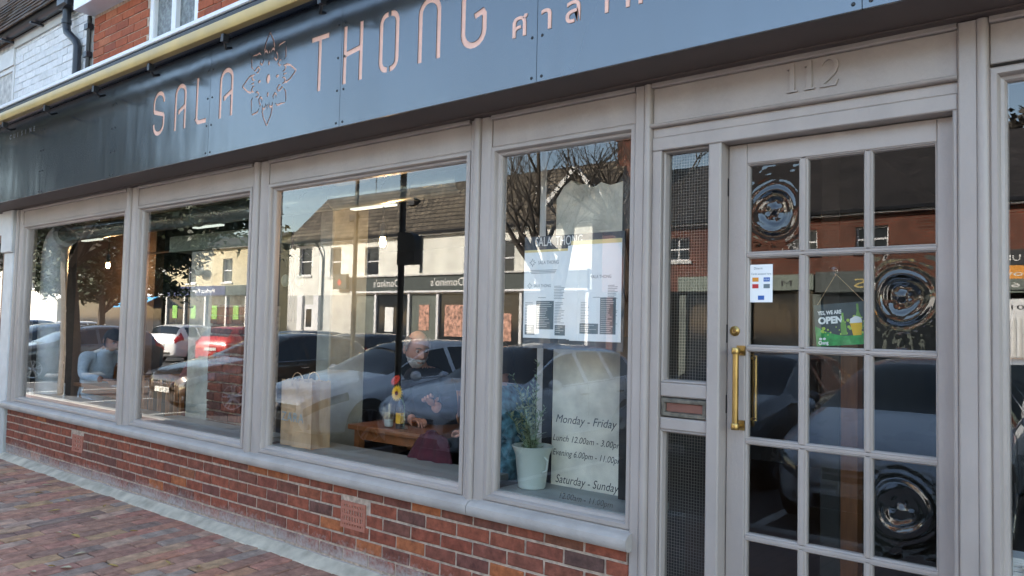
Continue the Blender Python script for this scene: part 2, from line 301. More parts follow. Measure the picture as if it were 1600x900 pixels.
# ------------------------------------------------------------------ geometry helpers
class MB:
    def __init__(s): s.v = []; s.f = []; s.mi = []; s.cur = 0
    def add(s, vs, fs):
        b = len(s.v); s.v += [tuple(v) for v in vs]; s.f += [tuple(i + b for i in f) for f in fs]; s.mi += [s.cur] * len(fs); return s
    def box(s, x0, x1, y0, y1, z0, z1):
        vs = [(x0, y0, z0), (x1, y0, z0), (x1, y1, z0), (x0, y1, z0), (x0, y0, z1), (x1, y0, z1), (x1, y1, z1), (x0, y1, z1)]
        return s.add(vs, [(0, 3, 2, 1), (4, 5, 6, 7), (0, 1, 5, 4), (1, 2, 6, 5), (2, 3, 7, 6), (3, 0, 4, 7)])
    def cbox(s, x0, x1, y0, y1, z0, z1, c):
        """box whose street-facing (y0) edges are chamfered by c"""
        vs = [(x0, y1, z0), (x1, y1, z0), (x1, y1, z1), (x0, y1, z1), (x0, y0 + c, z0), (x1, y0 + c, z0), (x1, y0 + c, z1), (x0, y0 + c, z1),
              (x0 + c, y0, z0 + c), (x1 - c, y0, z0 + c), (x1 - c, y0, z1 - c), (x0 + c, y0, z1 - c)]
        fs = [(0, 3, 2, 1), (8, 9, 10, 11)]
        for i in range(4):
            j = (i + 1) % 4; fs += [(i, j, 4 + j, 4 + i), (4 + i, 4 + j, 8 + j, 8 + i)]
        return s.add(vs, fs)
    def sweep_x(s, prof, x0, x1):
        n = len(prof); vs = [(x0, y, z) for y, z in prof] + [(x1, y, z) for y, z in prof]
        fs = [(i, (i + 1) % n, n + (i + 1) % n, n + i) for i in range(n)] + [tuple(range(n))[::-1], tuple(range(n, 2 * n))]
        return s.add(vs, fs)
    def sweep_z(s, prof, z0, z1):
        n = len(prof); vs = [(x, y, z0) for x, y in prof] + [(x, y, z1) for x, y in prof]
        fs = [(i, (i + 1) % n, n + (i + 1) % n, n + i) for i in range(n)] + [tuple(range(n))[::-1], tuple(range(n, 2 * n))]
        return s.add(vs, fs)
    def ring(s, x0, x1, z0, z1, prof):
        """mitred frame: prof = [(inset, y)] from the outside in"""
        vs = []
        for d, y in prof: vs += [(x0 + d, y, z0 + d), (x1 - d, y, z0 + d), (x1 - d, y, z1 - d), (x0 + d, y, z1 - d)]
        fs = []
        for k in range(len(prof) - 1):
            for i in range(4):
                j = (i + 1) % 4; fs.append((4 * k + i, 4 * k + j, 4 * k + 4 + j, 4 * k + 4 + i))
        return s.add(vs, fs)
    def tube(s, path, r, seg=8, cap=True):
        path = [Vector(p) for p in path]; rs = r if isinstance(r, (list, tuple)) else [r] * len(path)
        vs = []; fs = []; prev = None
        for i, p in enumerate(path):
            d = (path[min(i + 1, len(path) - 1)] - path[max(i - 1, 0)]).normalized()
            if prev is None:
                a = d.orthogonal().normalized()
            else:
                a = (prev - d * prev.dot(d));  a = a.normalized() if a.length > 1e-6 else d.orthogonal().normalized()
            prev = a; b = d.cross(a)
            for k in range(seg):
                t = 2 * math.pi * k / seg; vs.append(p + (a * math.cos(t) + b * math.sin(t)) * rs[i])
        for i in range(len(path) - 1):
            for k in range(seg):
                j = (k + 1) % seg; fs.append((i * seg + k, i * seg + j, (i + 1) * seg + j, (i + 1) * seg + k))
        if cap: fs += [tuple(range(seg))[::-1], tuple(range((len(path) - 1) * seg, len(path) * seg))]
        return s.add(vs, fs)
    def lathe(s, prof, c, seg=20, axis='z'):
        vs = []; fs = []; n = len(prof)
        for k in range(seg):
            t = 2 * math.pi * k / seg
            for r, h in prof:
                if axis == 'z': vs.append((c[0] + r * math.cos(t), c[1] + r * math.sin(t), c[2] + h))
                elif axis == 'y': vs.append((c[0] + r * math.cos(t), c[1] + h, c[2] + r * math.sin(t)))
                else: vs.append((c[0] + h, c[1] + r * math.cos(t), c[2] + r * math.sin(t)))
        for k in range(seg):
            j = (k + 1) % seg
            for i in range(n - 1): fs.append((k * n + i, j * n + i, j * n + i + 1, k * n + i + 1))
        return s.add(vs, fs)
    def ball(s, c, r, seg=12, rings=8):
        rx, ry, rz = r if isinstance(r, (tuple, list)) else (r, r, r)
        vs = [(c[0], c[1], c[2] - rz)]; fs = []
        for i in range(1, rings):
            ph = -math.pi / 2 + math.pi * i / rings
            for k in range(seg):
                t = 2 * math.pi * k / seg; vs.append((c[0] + rx * math.cos(ph) * math.cos(t), c[1] + ry * math.cos(ph) * math.sin(t), c[2] + rz * math.sin(ph)))
        vs.append((c[0], c[1], c[2] + rz)); L = len(vs) - 1
        for k in range(seg):
            j = (k + 1) % seg; fs.append((0, 1 + j, 1 + k)); fs.append((L, 1 + (rings - 2) * seg + k, 1 + (rings - 2) * seg + j))
            for i in range(rings - 2): fs.append((1 + i * seg + k, 1 + i * seg + j, 1 + (i + 1) * seg + j, 1 + (i + 1) * seg + k))
        return s.add(vs, fs)
    def poly(s, pts, y0, y1):
        """prism from an outline in x,z"""
        n = len(pts); vs = [(x, y0, z) for x, z in pts] + [(x, y1, z) for x, z in pts]
        return s.add(vs, [tuple(range(n)), tuple(range(n, 2 * n))[::-1]] + [(i, (i + 1) % n, n + (i + 1) % n, n + i) for i in range(n)])
    def build(s, name, m, parent=None, smooth=False, bevel=0, recalc=True, angle=35):
        me = bpy.data.meshes.new(name); me.from_pydata(s.v, [], s.f)
        ms = m if isinstance(m, (list, tuple)) else [m]
        for x in ms: me.materials.append(x)
        if len(ms) > 1:
            for p, i in zip(me.polygons, s.mi): p.material_index = i
        if recalc:
            bm = bmesh.new(); bm.from_mesh(me); bmesh.ops.recalc_face_normals(bm, faces=bm.faces); bm.to_mesh(me); bm.free()
        o = bpy.data.objects.new(name, me); C.objects.link(o)
        if smooth:
            me.polygons.foreach_set('use_smooth', [True] * len(me.polygons))
            try: me.set_sharp_from_angle(angle=math.radians(angle))
            except Exception: pass
        if bevel:
            b = o.modifiers.new('bevel', 'BEVEL'); b.width = bevel; b.segments = 2; b.limit_method = 'ANGLE'
        if parent: attach(o, parent)
        return o
def base_of(o):
    v = Vector((0, 0, 0))
    while o is not None:
        v += o.location; o = o.parent
    return v
WB = {}
def attach(o, parent):
    o.parent = parent
    o.matrix_parent_inverse = Matrix.Translation(-WB.get(parent.name, Vector((0, 0, 0))))
    return o
def tag(o, label=None, cat=None, group=None, kind=None):
    if label: o['label'] = label
    if cat: o['category'] = cat
    if group: o['group'] = group
    if kind: o['kind'] = kind
    return o
def thing(name, label, cat, loc=(0, 0, 0), group=None):
    o = bpy.data.objects.new(name, None); C.objects.link(o); o.location = loc; o.empty_display_size = 0.1
    WB[o.name] = Vector(loc)
    return tag(o, label, cat, group)
def structure(o): o['kind'] = 'structure'; return o
def B(*a): return MB().box(*a)
FONT_CACHE = {}
def text_mesh(txt, size, shear=0.0, spacing=1.0, depth=0.0, align='LEFT', offset=0.0):
    """flat lettering as verts and faces in (x, z)"""
    cu = bpy.data.curves.new('lettering', 'FONT'); cu.body = txt; cu.size = size; cu.shear = shear; cu.space_character = spacing
    cu.align_x = align; cu.offset = offset; cu.resolution_u = 3
    ob = bpy.data.objects.new('lettering', cu); C.objects.link(ob)
    dg = bpy.context.evaluated_depsgraph_get()
    me = bpy.data.meshes.new_from_object(ob.evaluated_get(dg))
    vs = [(v.co.x, v.co.y) for v in me.vertices]; fs = [tuple(p.vertices) for p in me.polygons]
    bpy.data.objects.remove(ob); bpy.data.curves.remove(cu); bpy.data.meshes.remove(me)
    return vs, fs
def text_into(mb, txt, x, y, z, size, width=None, sgn=1, zs=1.0, **kw):
    """put lettering on a plane of constant y; sgn=1 reads from -y (from the street), -1 reads from +y"""
    vs, fs = text_mesh(txt, size, **kw)
    if not vs: return mb
    k = 1.0
    if width:
        w = max(v[0] for v in vs) - min(v[0] for v in vs); k = width / w
    x_0 = min(v[0] for v in vs) if width else 0
    P = [(x + sgn * (a - x_0) * k, y, z + b * zs) for a, b in vs]
    if sgn < 0: fs = [f[::-1] for f in fs]
    # thin raised film: front and back
    n = len(P); Q = [(p[0], p[1] + sgn * 0.0012, p[2]) for p in P]
    mb.add(P, fs); return mb

# ================================================================== GROUND (z falls gently to the road)
def gz(y):  # ground height
    if y > -3.05: return 0.035 * min(0, y)
    return -0.26
g = MB()
g.add([(-70, 0.3, 0), (40, 0.3, 0), (40, 0.0, 0), (-70, 0.0, 0), (-70, -2.9, gz(-2.9) - 0.006), (40, -2.9, gz(-2.9) - 0.006)], [(0, 1, 2, 3), (3, 2, 5, 4)])
pav = structure(g.build('pavement', pave_base))
b_ = MB(); b_.add([(-9.25, -0.02, 0.002), (-3.05, -0.02, 0.002), (-3.05, -1.6, gz(-1.6) + 0.002), (-9.25, -1.6, gz(-1.6) + 0.002)], [(0, 1, 2, 3)])
structure(b_.build('paving_bed', pave_bed))
# clay pavers laid with their length square to the shop, joints staggered
PV = []
for k in range(5):
    w, l, h, c = 0.1168, 0.2418, 0.03, 0.004
    j = [random.uniform(-0.0025, 0.0025) for _ in range(8)]
    vs = [(-w/2 + j[0], -l/2 + j[1], -h), (w/2 + j[2], -l/2 + j[3], -h), (w/2 + j[4], l/2 + j[5], -h), (-w/2 + j[6], l/2 + j[7], -h)]
    vs += [(x, y, -c) for x, y, z in vs[:4]]; vs += [(x - math.copysign(c, x), y - math.copysign(c, y), 0) for x, y, z in vs[:4]]
    fs = [(8, 9, 10, 11)] + [(a + i, a + (i + 1) % 4, a + 4 + (i + 1) % 4, a + 4 + i) for a in (0, 4) for i in range(4)]
    me = bpy.data.meshes.new('paver'); me.from_pydata(vs, [], fs); me.materials.append(paver_m); PV.append(me)
px_, py_ = 0.1245, 0.2495
npav = 0; extra = MB()
ix = 0
x = -3.35
cells = []
while x > -9.15:
    off = 0.0 if ix % 2 == 0 else py_ / 2
    y = -0.06 - py_ / 2 + off
    while y > -1.6:
        if y < -0.04:
            lim1 = -1.34 + (x + 4.98) * 0.942 - 0.22; lim2 = -1.34 + (x + 4.98) * -0.318 - 0.16
            if y > lim1 and y > lim2: cells.append((x, y))
        y -= py_
    x -= px_; ix += 1
cells.sort(key=lambda c: c[0] ** 2 + (c[1] + 3) ** 2)
for (x, y) in cells[:300]:
    o = bpy.data.objects.new('paver', random.choice(PV)); C.objects.link(o); o.parent = pav
    o.location = (x + random.uniform(-.002, .002), y + random.uniform(-.002, .002), gz(y) + 0.012 + random.uniform(-.0025, .0025))
    o.rotation_euler = (0.035 + random.uniform(-.012, .012), random.uniform(-.012, .012), random.uniform(-.012, .012) + (math.pi if random.random() < .5 else 0))
    if o.rotation_euler[2] > 2: o.rotation_euler[0] = -o.rotation_euler[0]
if len(cells) > 300:
    for (x, y) in cells[300:]:
        extra.cbox(x - .059, x + .059, y - .122, y + .122, gz(y) - .01, gz(y) + .012, .003)
    o = extra.build('distant_pavers', paver_m, pav); o['kind'] = 'stuff'

# kerb, road, far pavement
kb = MB(); kb.box(-70, 40, -3.05, -2.9, -0.4, gz(-2.9) + .004); structure(kb.build('kerb', kerb_m, bevel=.015))
rd = MB(); rd.add([(-400, -3.0, -0.26), (300, -3.0, -0.26), (300, -16.4, -0.26), (-400, -16.4, -0.26)], [(0, 3, 2, 1)]); structure(rd.build('road', asphalt))
fk = MB(); fk.box(-120, 60, -16.55, -16.4, -0.4, -0.13); structure(fk.build('far_kerb', kerb_m, bevel=.015))
fp = MB(); fp.add([(-120, -16.5, -0.134), (60, -16.5, -0.134), (60, -19, -0.10), (-120, -19, -0.10)], [(0, 3, 2, 1)]); structure(fp.build('far_pavement', pave_base))
gd = MB(); gd.add([(-900, 700, -0.42), (900, 700, -0.42), (900, -900, -0.42), (-900, -900, -0.42)], [(0, 3, 2, 1)]); structure(gd.build('ground', asphalt))
lm = MB()
for i in range(16):
    x = -44 + i * 2.75; lm.box(x, x + .1, -7.9, -3.3, -0.262, -0.256)
o = structure(lm.build('bay_markings', mat('road_paint', (0.55, 0.55, 0.52), 0.8, var=0.25, scale=6)))

# ================================================================== SHOP BUILDING
shop = thing('shop_building', 'red brick restaurant shopfront with grey painted window frames and glazed door', 'shop', (-4.5, 0.1, 0))
# --- brick stall riser
X0, X1 = -9.05, -1.76
riser = B(X0, X1 - .004, 0.006, 0.20, -0.05, 0.50).build('stall_riser', mortar, shop)
BR = []
def brick_mesh(w, h, d, m, ch=.004, jit=.002):
    r = lambda: random.uniform(-jit, jit)
    vs = [(-w/2, d, -h/2), (w/2, d, -h/2), (w/2, d, h/2), (-w/2, d, h/2)]
    vs += [(x + r(), 0.003, z + r()) for x, y, z in vs[:4]]
    vs += [(x - math.copysign(ch, x) + r(), r() * .6, z - math.copysign(ch, z) + r()) for x, y, z in vs[:4]]
    fs = [(8, 9, 10, 11)] + [(a + i, a + (i + 1) % 4, a + 4 + (i + 1) % 4, a + 4 + i) for a in (0, 4) for i in range(4)]
    me = bpy.data.meshes.new('brick'); me.from_pydata(vs, [], fs); me.materials.append(m)
    bm = bmesh.new(); bm.from_mesh(me); bmesh.ops.recalc_face_normals(bm, faces=bm.faces); bm.to_mesh(me); bm.free()
    return me
def put_brick(me, x, y, z, parent, ry=0.0):
    o = bpy.data.objects.new('brick', me); C.objects.link(o); attach(o, parent); o.location = (x, y, z)
    o.rotation_euler = (random.uniform(-.006, .006), random.uniform(-.006, .006), random.uniform(-.008, .008)); return o
full = [brick_mesh(.2115, .0615, .03, brick_red) for _ in range(7)]
half_ = [brick_mesh(.100, .0615, .03, brick_red) for _ in range(3)]
WB[riser.name] = WB[shop.name]  # parts keep world coordinates
def attach_sub(o, parent):
    o.parent = parent; o.matrix_parent_inverse = Matrix.Identity(4); return o
# children of a part: the part itself sits at world zero
WB[riser.name] = Vector((0, 0, 0))
AIR = [(-3.70, -3.485, 0.258, 0.412), (-7.46, -7.245, 0.258, 0.404)]
nb = 0
for row in range(-1, 6):
    zc = 0.0675 + 0.075 * row
    off = 0.0 if row % 2 else 0.1125
    x = -1.875 + off
    while x > X0 - .1:
        w = .2115; lo, hi = x - .10575, x + .10575
        if hi > X1: hi = X1 + .004
        if lo < X0: lo = X0
        clash = [a for a in AIR if a[2] < zc < a[3] and lo < a[1] + .01 and hi > a[0] - .01]
        segs = [(lo, hi)]
        for a in clash:
            ns = []
            for s0, s1 in segs:
                if s0 < a[0] - .012: ns.append((s0, min(s1, a[0] - .012)))
                if s1 > a[1] + .012: ns.append((max(s0, a[1] + .012), s1))
            segs = ns
        for s0, s1 in segs:
            if s1 - s0 < .03: continue
            if abs(s1 - s0 - .2115) < .004: me = random.choice(full)
            else: me = brick_mesh(s1 - s0, .0615, .03, brick_red)
            put_brick(me, (s0 + s1) / 2, -0.001 + random.uniform(-.0015, .0015), zc + .0375 - .002, riser); nb += 1
        x -= 0.225
# the bit of wall that returns at the pier
# --- air bricks
for a, rows, cols in ((AIR[0], 4, 9), (AIR[1], 4, 4)):
    x0, x1, z0, z1 = a
    m = MB(); cw = (x1 - x0) / cols; rh = (z1 - z0) / rows
    # a grid of bars leaves real holes
    for i in range(cols + 1):
        hw = cw * .19 if 0 < i < cols else cw * .6
        xc = x0 + i * cw; xa, xb = max(x0, xc - hw), min(x1, xc + hw)
        m.box(xa, xb, -.003, .02, z0, z1)
    for i in range(rows + 1):
        hw = rh * .19 if 0 < i < rows else rh * .45
        zc = z0 + i * rh; m.box(x0 + .001, x1 - .001, -.0045, .019, max(z0 + .001, zc - hw), min(z1 - .001, zc + hw))
    o = m.build('air_brick', mat('terracotta', (0.42, 0.16, 0.105), 0.85, var=0.15, scale=30), shop)
    WB[o.name] = Vector((0, 0, 0))
    B(x0 + .004, x1 - .004, .012, .018, z0 + .004, z1 - .004).build('air_brick_dark_sheet', black_m, o)  # black sheet stands in for the shade inside the holes
# --- cement fillet along the foot of the wall
f = MB(); seg = 60; vs = []; fs = []
for i in range(seg + 1):
    x = -9.25 + (7.5) * i / seg; n1 = random.uniform(-.006, .006); n2 = random.uniform(-.004, .004)
    vs += [(x, -.092 + n1, -.012), (x, -.082 + n1, .014), (x, -.012, .052 + n2), (x, .02, .054 + n2)]
for i in range(seg):
    for k in range(3): fs.append((4 * i + k, 4 * i + 4 + k, 4 * i + 5 + k, 4 * i + 1 + k))
f.add(vs, fs); f.build('cement_fillet', fillet_m, shop, smooth=True)
# --- sill with rounded nose
ZS = 0.655
def sill(x0, x1, name='window_sill'):
    prof = [(.10, .50), (-.035, .50), (-.052, .506), (-.062, .520), (-.064, .540), (-.060, .556), (-.048, .568), (-.03, .574), (-.004, .578), (.0, .5815), (.10, .583)]
    return MB().sweep_x(prof, x0, x1).build(name, sillp, shop, smooth=True, angle=30)
sill(-9.10, -2.66); sill(-2.655, -1.735)
for x in (-9.04,):
    pass
# --- mullions, posts
def mull(x0, x1, z0=.575, z1=2.53, y=-.012, name='mullion'):
    w = x1 - x0; a = w * .26
    prof = [(x0, .09), (x0, .012), (x0 + .006, .004), (x0 + a * .8, .004), (x0 + a, -.004)]
    # left roll, centre groove, right roll
    def roll(c, r):
        return [(c + r * math.cos(t), y + .004 - r * .8 * math.sin(t)) for t in [math.pi - math.pi * i / 7 for i in range(8)]]
    r = w * .15
    prof += roll(x0 + w * .40, r) + [(x0 + w * .555, .004)] + [(x0 + w * .60, -.006), (x1 - .02, -.006), (x1 - .012, .0), (x1, .006), (x1, .09)]
    return MB().sweep_z(prof, z0, z1).build(name, paint, shop, smooth=True, angle=40)
M1 = (-6.63, -6.43); M2 = (-4.765, -4.575); M3 = (-2.745, -2.60)
mull(-9.06, -8.90); mull(*M1); mull(*M2); mull(*M3)
# door-side post with its half-round bead, down to the ground
def post(x0, x1, z0, z1, bead, name='post'):
    m = MB(); m.sweep_z([(x0, .11), (x0, -.004), (x0 + .006, -.010), (x1 - bead, -.010), (x1 - bead + .002, .0)] +
        [(x1 - bead / 2 + bead / 2 * math.cos(t), -.004 - bead * .42 * math.sin(t)) for t in [math.pi - math.pi * i / 8 for i in range(9)]] + [(x1 + .001, .11)], z0, z1)
    return m.build(name, paint, shop, smooth=True, angle=40)
post(-1.752, -1.672, 0.0, 2.53, .034); post(-0.492, -0.400, 0.0, 2.53, .036)
# --- shop windows: mitred frame, pane, fascia panel above
def shop_window(x0, x1, z0=.584, z1=2.372, glass_name='window_pane', gl=pane_m):
    fr = MB(); fr.ring(x0, x1, z0, z1, [(0, .09), (0, .004), (.006, .0), (.022, .0), (.027, .010), (.030, .026), (.040, .030), (.046, .040), (.048, .075)])
    o = fr.build('window_frame', paint, shop)
    g = B(x0 + .046, x1 - .046, .052, .058, z0 + .046, z1 - .046).build(glass_name, gl, shop); return g
WIN = [(-8.905, M1[0]), (M1[1], M2[0]), (M2[1], M3[0]), (M3[1], -1.752)]
for x0, x1 in WIN: shop_window(x0 + .001, x1 - .001)
shop_window(-0.4, 2.4, 0.50, 2.36)
# fascia panels over the windows with a bead under them
pan = [(-8.90, M1[0]), (M1[1], M2[0]), (M2[1], M3[0]), (M3[1], -1.752), (-1.672, -.492), (-.40, 2.4)]
for x0, x1 in pan:
    zb = 2.374 if x1 != -.492 else 2.352
    MB().cbox(x0 + .002, x1 - .002, .010, .09, zb, 2.513, .003).build('fascia_panel', paint, shop)
    MB().sweep_x([(.05, 2.513), (-.006, 2.513), (-.010, 2.519), (-.006, 2.540), (.05, 2.540)], x0 + .002, x1 - .002).build('top_rail', paint, shop)
MB().sweep_x([(.05, 2.335), (.0, 2.335)] + [(-.004 - .014 * math.sin(t), 2.3445 - .0095 * math.cos(t)) for t in [math.pi * i / 6 for i in range(7)]] + [(.0, 2.3535), (.05, 2.3535)], -1.672, -.492).build('transom_bead', paint, shop, smooth=True)
# ---- raised house number
def digit_one(x, z, h, w):
    k = h * .085
    return [offset_poly_([(x + w * .5, z), (x + w * .5, z + h)], k * 2.0), [(x + w * .12, z), (x + w * .88, z), (x + w * .88, z + k * .7), (x + w * .12, z + k * .7)], offset_poly_([(x + w * .52, z + h - k * .4), (x + w * .30, z + h * .88), (x + w * .12, z + h * .83)], k * 1.0)]
def offset_poly_(pts, w):
    L = []; Rr = []
    for i in range(len(pts)):
        p = Vector(pts[i]); q0 = Vector(pts[max(i - 1, 0)]); q1 = Vector(pts[min(i + 1, len(pts) - 1)]); d = (q1 - q0).normalized(); n = Vector((-d.y, d.x)); ww = w[i] if isinstance(w, list) else w
        L.append(tuple(p + n * ww / 2)); Rr.append(tuple(p - n * ww / 2))
    return L + Rr[::-1]
def digit_two(x, z, h, w):
    cx, cz = x + w * .5, z + h * .70; r = w * .40
    top = [(cx + r * math.cos(a), cz + h * .26 * math.sin(a)) for a in [math.radians(170 - 22 * i) for i in range(9)]]
    path = top + [(cx + r * .75, z + h * .48), (cx, z + h * .28), (x + w * .08, z + h * .06)]
    return [offset_poly_(path, [.010, .011, .010, .009, .010, .012, .014, .016, .016, .014, .011, .009]), [(x + w * .04, z), (x + w * .86, z), (x + w * .98, z + h * .20), (x + w * .90, z + h * .19), (x + w * .80, z + h * .10), (x + w * .04, z + h * .09)]]
for polys in (digit_one(-1.088, 2.392, .112, .055), digit_one(-1.022, 2.392, .112, .055), digit_two(-.958, 2.392, .112, .072)):
    m = MB()
    for k, p in enumerate(polys): m.poly(p, .0005 + k * .0004, .0105)
    m.build('house_number', paint, shop)
# --- soffit under the sign
B(-9.6, 2.4, -.285, .09, 2.541, 2.556).build('soffit', soffit_m, shop)
B(-9.6, 2.4, -.05, .02, 2.534, 2.5405).build('soffit_batten', soffit_m, shop)
# --- head of the entrance and sidelight frame
MB().cbox(-1.671, -.493, .012, .10, 2.293, 2.335, .003).build('door_head', paint, shop)
MB().cbox(-1.671, -.493, .004, .10, 2.235, 2.2925, .004).build('frame_head', paint, shop)
MB().cbox(-1.671, -1.628, .006, .10, .03, 2.2345, .004).build('sidelight_jamb', paint, shop)
MB().cbox(-1.408, -1.352, .004, .11, .03, 2.2345, .006).build('door_jamb', paint, shop)
MB().cbox(-.510, -.493, .004, .11, .03, 2.2345, .004).build('door_jamb', paint, shop)
for z0, z1 in ((1.172, 1.231), (1.032, 1.084), (.03, .26)):
    MB().cbox(-1.6275, -1.4085, .022, .10, z0, z1, .006).build('sidelight_rail', paint, shop)
for z0, z1 in ((1.2315, 2.2345), (.2605, 1.0315)):
    MB().ring(-1.6275, -1.4085, z0, z1, [(0, .10), (0, .03), (.004, .026), (.010, .034), (.013, .055), (.014, .08)]).build('glazing_bead', paint, shop)
    g_ = B(-1.6135, -1.4225, .060, .066, z0 + .014, z1 - .014).build('wired_pane', door_glass, shop)
    WB[g_.name] = Vector((0, 0, 0))
    w = MB(); x = -1.612
    while x < -1.424: w.box(x, x + .0011, .0665, .0676, z0 + .015, z1 - .015); x += .0127
    z = z0 + .016
    while z < z1 - .015: w.box(-1.613, -1.423, .0677, .0688, z, z + .0011); z += .0127
    w.build('wire_mesh', wire_m, g_)['kind'] = 'stuff'
# letter plate
lp = MB(); lp.ring(-1.6275, -1.4085, 1.0845, 1.1715, [(.004, .05), (.004, .028), (.008, .024), (.022, .024), (.025, .032), (.026, .045)])
lpo = lp.build('letter_plate', oldmetal, shop); WB[lpo.name] = Vector((0, 0, 0))
B(-1.603, -1.433, .036, .048, 1.109, 1.147).build('letter_flap', flap_m, lpo, bevel=.003)
B(-1.627, -1.409, .050, .06, 1.085, 1.171).build('letter_plate_backing', hinge_m, lpo)

# --- the door: fifteen panes, three of them bullseyes
door = MB(); dx0, dx1, dy = -1.349, -.512, .078
door.cbox(dx0, -1.272, dy, dy + .042, .04, 2.232, .003)
dl = door.build('door', paint, shop); WB[dl.name] = Vector((0, 0, 0))
MB().cbox(-.571, dx1, dy, dy + .042, .04, 2.232, .003).build('stile', paint, dl)
COLS = [(-1.264, -1.061), (-1.026, -.819), (-.788, -.579)]
ROWS = [(1.785, 2.140), (1.404, 1.757), (1.030, 1.376), (.646, 1.001), (.268, .616)]
MB().cbox(-1.2715, -.5715, dy + .001, dy + .042, 2.149, 2.232, .003).build('top_rail', paint, dl)
MB().cbox(-1.2715, -.5715, dy + .001, dy + .042, .04, .259, .003).build('bottom_rail', paint, dl)
for i in range(4):
    z0, z1 = ROWS[i + 1][1], ROWS[i][0]
    MB().cbox(-1.2715, -.5715, dy + .003, dy + .040, z0 + .008, z1 - .008, .003).build('glazing_bar', paint, dl)
for i in range(2):
    x0, x1 = COLS[i][1], COLS[i + 1][0]
    for r, (z0, z1) in enumerate(ROWS): MB().cbox(x0 + .008, x1 - .008, dy + .0035, dy + .040, z0 - .006, z1 + .006, .003).build('glazing_bar', paint, dl)
BULL = {(0, 0), (2, 1), (2, 3)}
for c, (x0, x1) in enumerate(COLS):
    for r, (z0, z1) in enumerate(ROWS):
        MB().ring(x0 - .009, x1 + .009, z0 - .009, z1 + .009, [(0, dy + .038), (0, dy + .006), (.003, dy + .004), (.006, dy + .010), (.0085, dy + .012), (.010, dy + .022), (.0105, dy + .036)]).build('glazing_bead', paint, dl)
        if (c, r) in BULL:
            n = 44; cx, cz = (x0 + x1) / 2 + random.uniform(-.012, .008), (z0 + z1) / 2 + random.uniform(-.015, .02); vs = []; fs = []
            ex = 1.0 + random.uniform(0, .1); ph = random.uniform(0, 6)
            for a in range(n + 1):
                for b in range(n + 1):
                    x = x0 + (x1 - x0) * a / n; z = z0 + (z1 - z0) * b / n
                    th = math.atan2(z - cz, x - cx)
                    rr = math.hypot((x - cx) * ex, (z - cz)) * (1 + .04 * math.sin(th + ph))
                    h = .0011 * math.cos(rr * 210 + 1.6 * math.sin(th + ph) + .9 * math.sin(3 * th + 2 * ph)) * math.exp(-((rr - .07) / .05) ** 2) + .010 * math.exp(-(rr / .017) ** 2) - .0075 * math.exp(-((rr - .01) / .045) ** 2) + .0028 * math.exp(-((rr - .083) / .012) ** 2) + .0012 * math.sin(5 * th + ph) * math.exp(-(rr / .05) ** 2)
                    vs.append((x, dy + .026 - h, z))
            for a in range(n):
                for b in range(n): fs.append((a * (n + 1) + b, (a + 1) * (n + 1) + b, (a + 1) * (n + 1) + b + 1, a * (n + 1) + b + 1))
            o = MB().add(vs, fs).build('bullseye_pane', bull_glass, dl, smooth=True, recalc=False, angle=180)
        else:
            B(x0, x1, dy + .0225, dy + .0265, z0, z1).build('pane', door_glass, dl)
# handles, lock, hinges
hb = MB(); hb.tube([(-1.288, .022, 1.075), (-1.288, .022, 1.372)], .0125, 14)
for z in (1.063, 1.366):
    hb.lathe([(0, 0), (.0155, 0), (.0165, .004), (.0165, .022), (.0145, .026), (0, .026)], (-1.288, .022, z), 14)
    hb.tube([(-1.288, .03, z + .012), (-1.288, dy - .006, z + .012)], .007, 8)
    hb.box(-1.306, -1.270, dy - .006, dy, z - .006, z + .034)
hb.build('door_handle', brass, dl, smooth=True)
hb = MB(); hb.tube([(-1.262, .165, 1.09), (-1.262, .165, 1.36)], .011, 12); hb.tube([(-1.262, .165, 1.10), (-1.262, .12, 1.10)], .006, 8); hb.tube([(-1.262, .165, 1.35), (-1.262, .12, 1.35)], .006, 8)
hb.build('inner_handle', brass, dl, smooth=True)
lk = MB(); lk.lathe([(0, -.010), (.010, -.010), (.013, -.007), (.0205, -.004), (.0215, 0), (0, 0)], (-1.316, dy, 1.459), 20, 'y'); lk.build('lock_cylinder', brass, dl, smooth=True)
B(-1.3175, -1.3145, dy - .0115, dy - .009, 1.453, 1.465).build('keyhole', black_m, dl)
for z in (1.41, 1.12, 2.02): MB().box(-1.3515, -1.3485, dy - .004, dy + .02, z, z + .075).build('hinge', hinge_m, dl)
# threshold and interior brown post behind the door come later
B(-1.67, -.493, -.06, .2, -.02, .035).build('threshold', kerb_m, shop, bevel=.006)

# --- left end: neighbouring shopfront pilaster beside window one
nbr = thing('white_painted_building', 'whitewashed brick house with dark tiled roof and black gutter beside the shop', 'building', (-11.5, 0.1, 0))
MB().cbox(-9.32, -9.07, -.02, .2, .55, 2.10, .01).build('pilaster', lintel_m, nbr)
MB().cbox(-9.36, -9.07, -.045, .2, 2.10, 2.54, .01).build('pilaster_capital', lintel_m, nbr)
MB().cbox(-9.36, -9.07, -.03, .2, -.05, .56, .01).build('plinth', whiter, nbr)
MB().cbox(-12.0, -9.33, .0, .2, .0, .75, .004).build('shop_riser', lintel_m, nbr)
MB().ring(-12.0, -9.33, .75, 2.3, [(0, .1), (0, .0), (.07, .0), (.07, .06)]).build('window_frame', post_m, nbr)
B(-11.93, -9.40, .05, .056, .82, 2.23).build('window_pane', clear_glass, nbr)
B(-12.0, -9.37, .0, .2, 2.3, 3.2).build('shop_fascia', lintel_m, nbr)

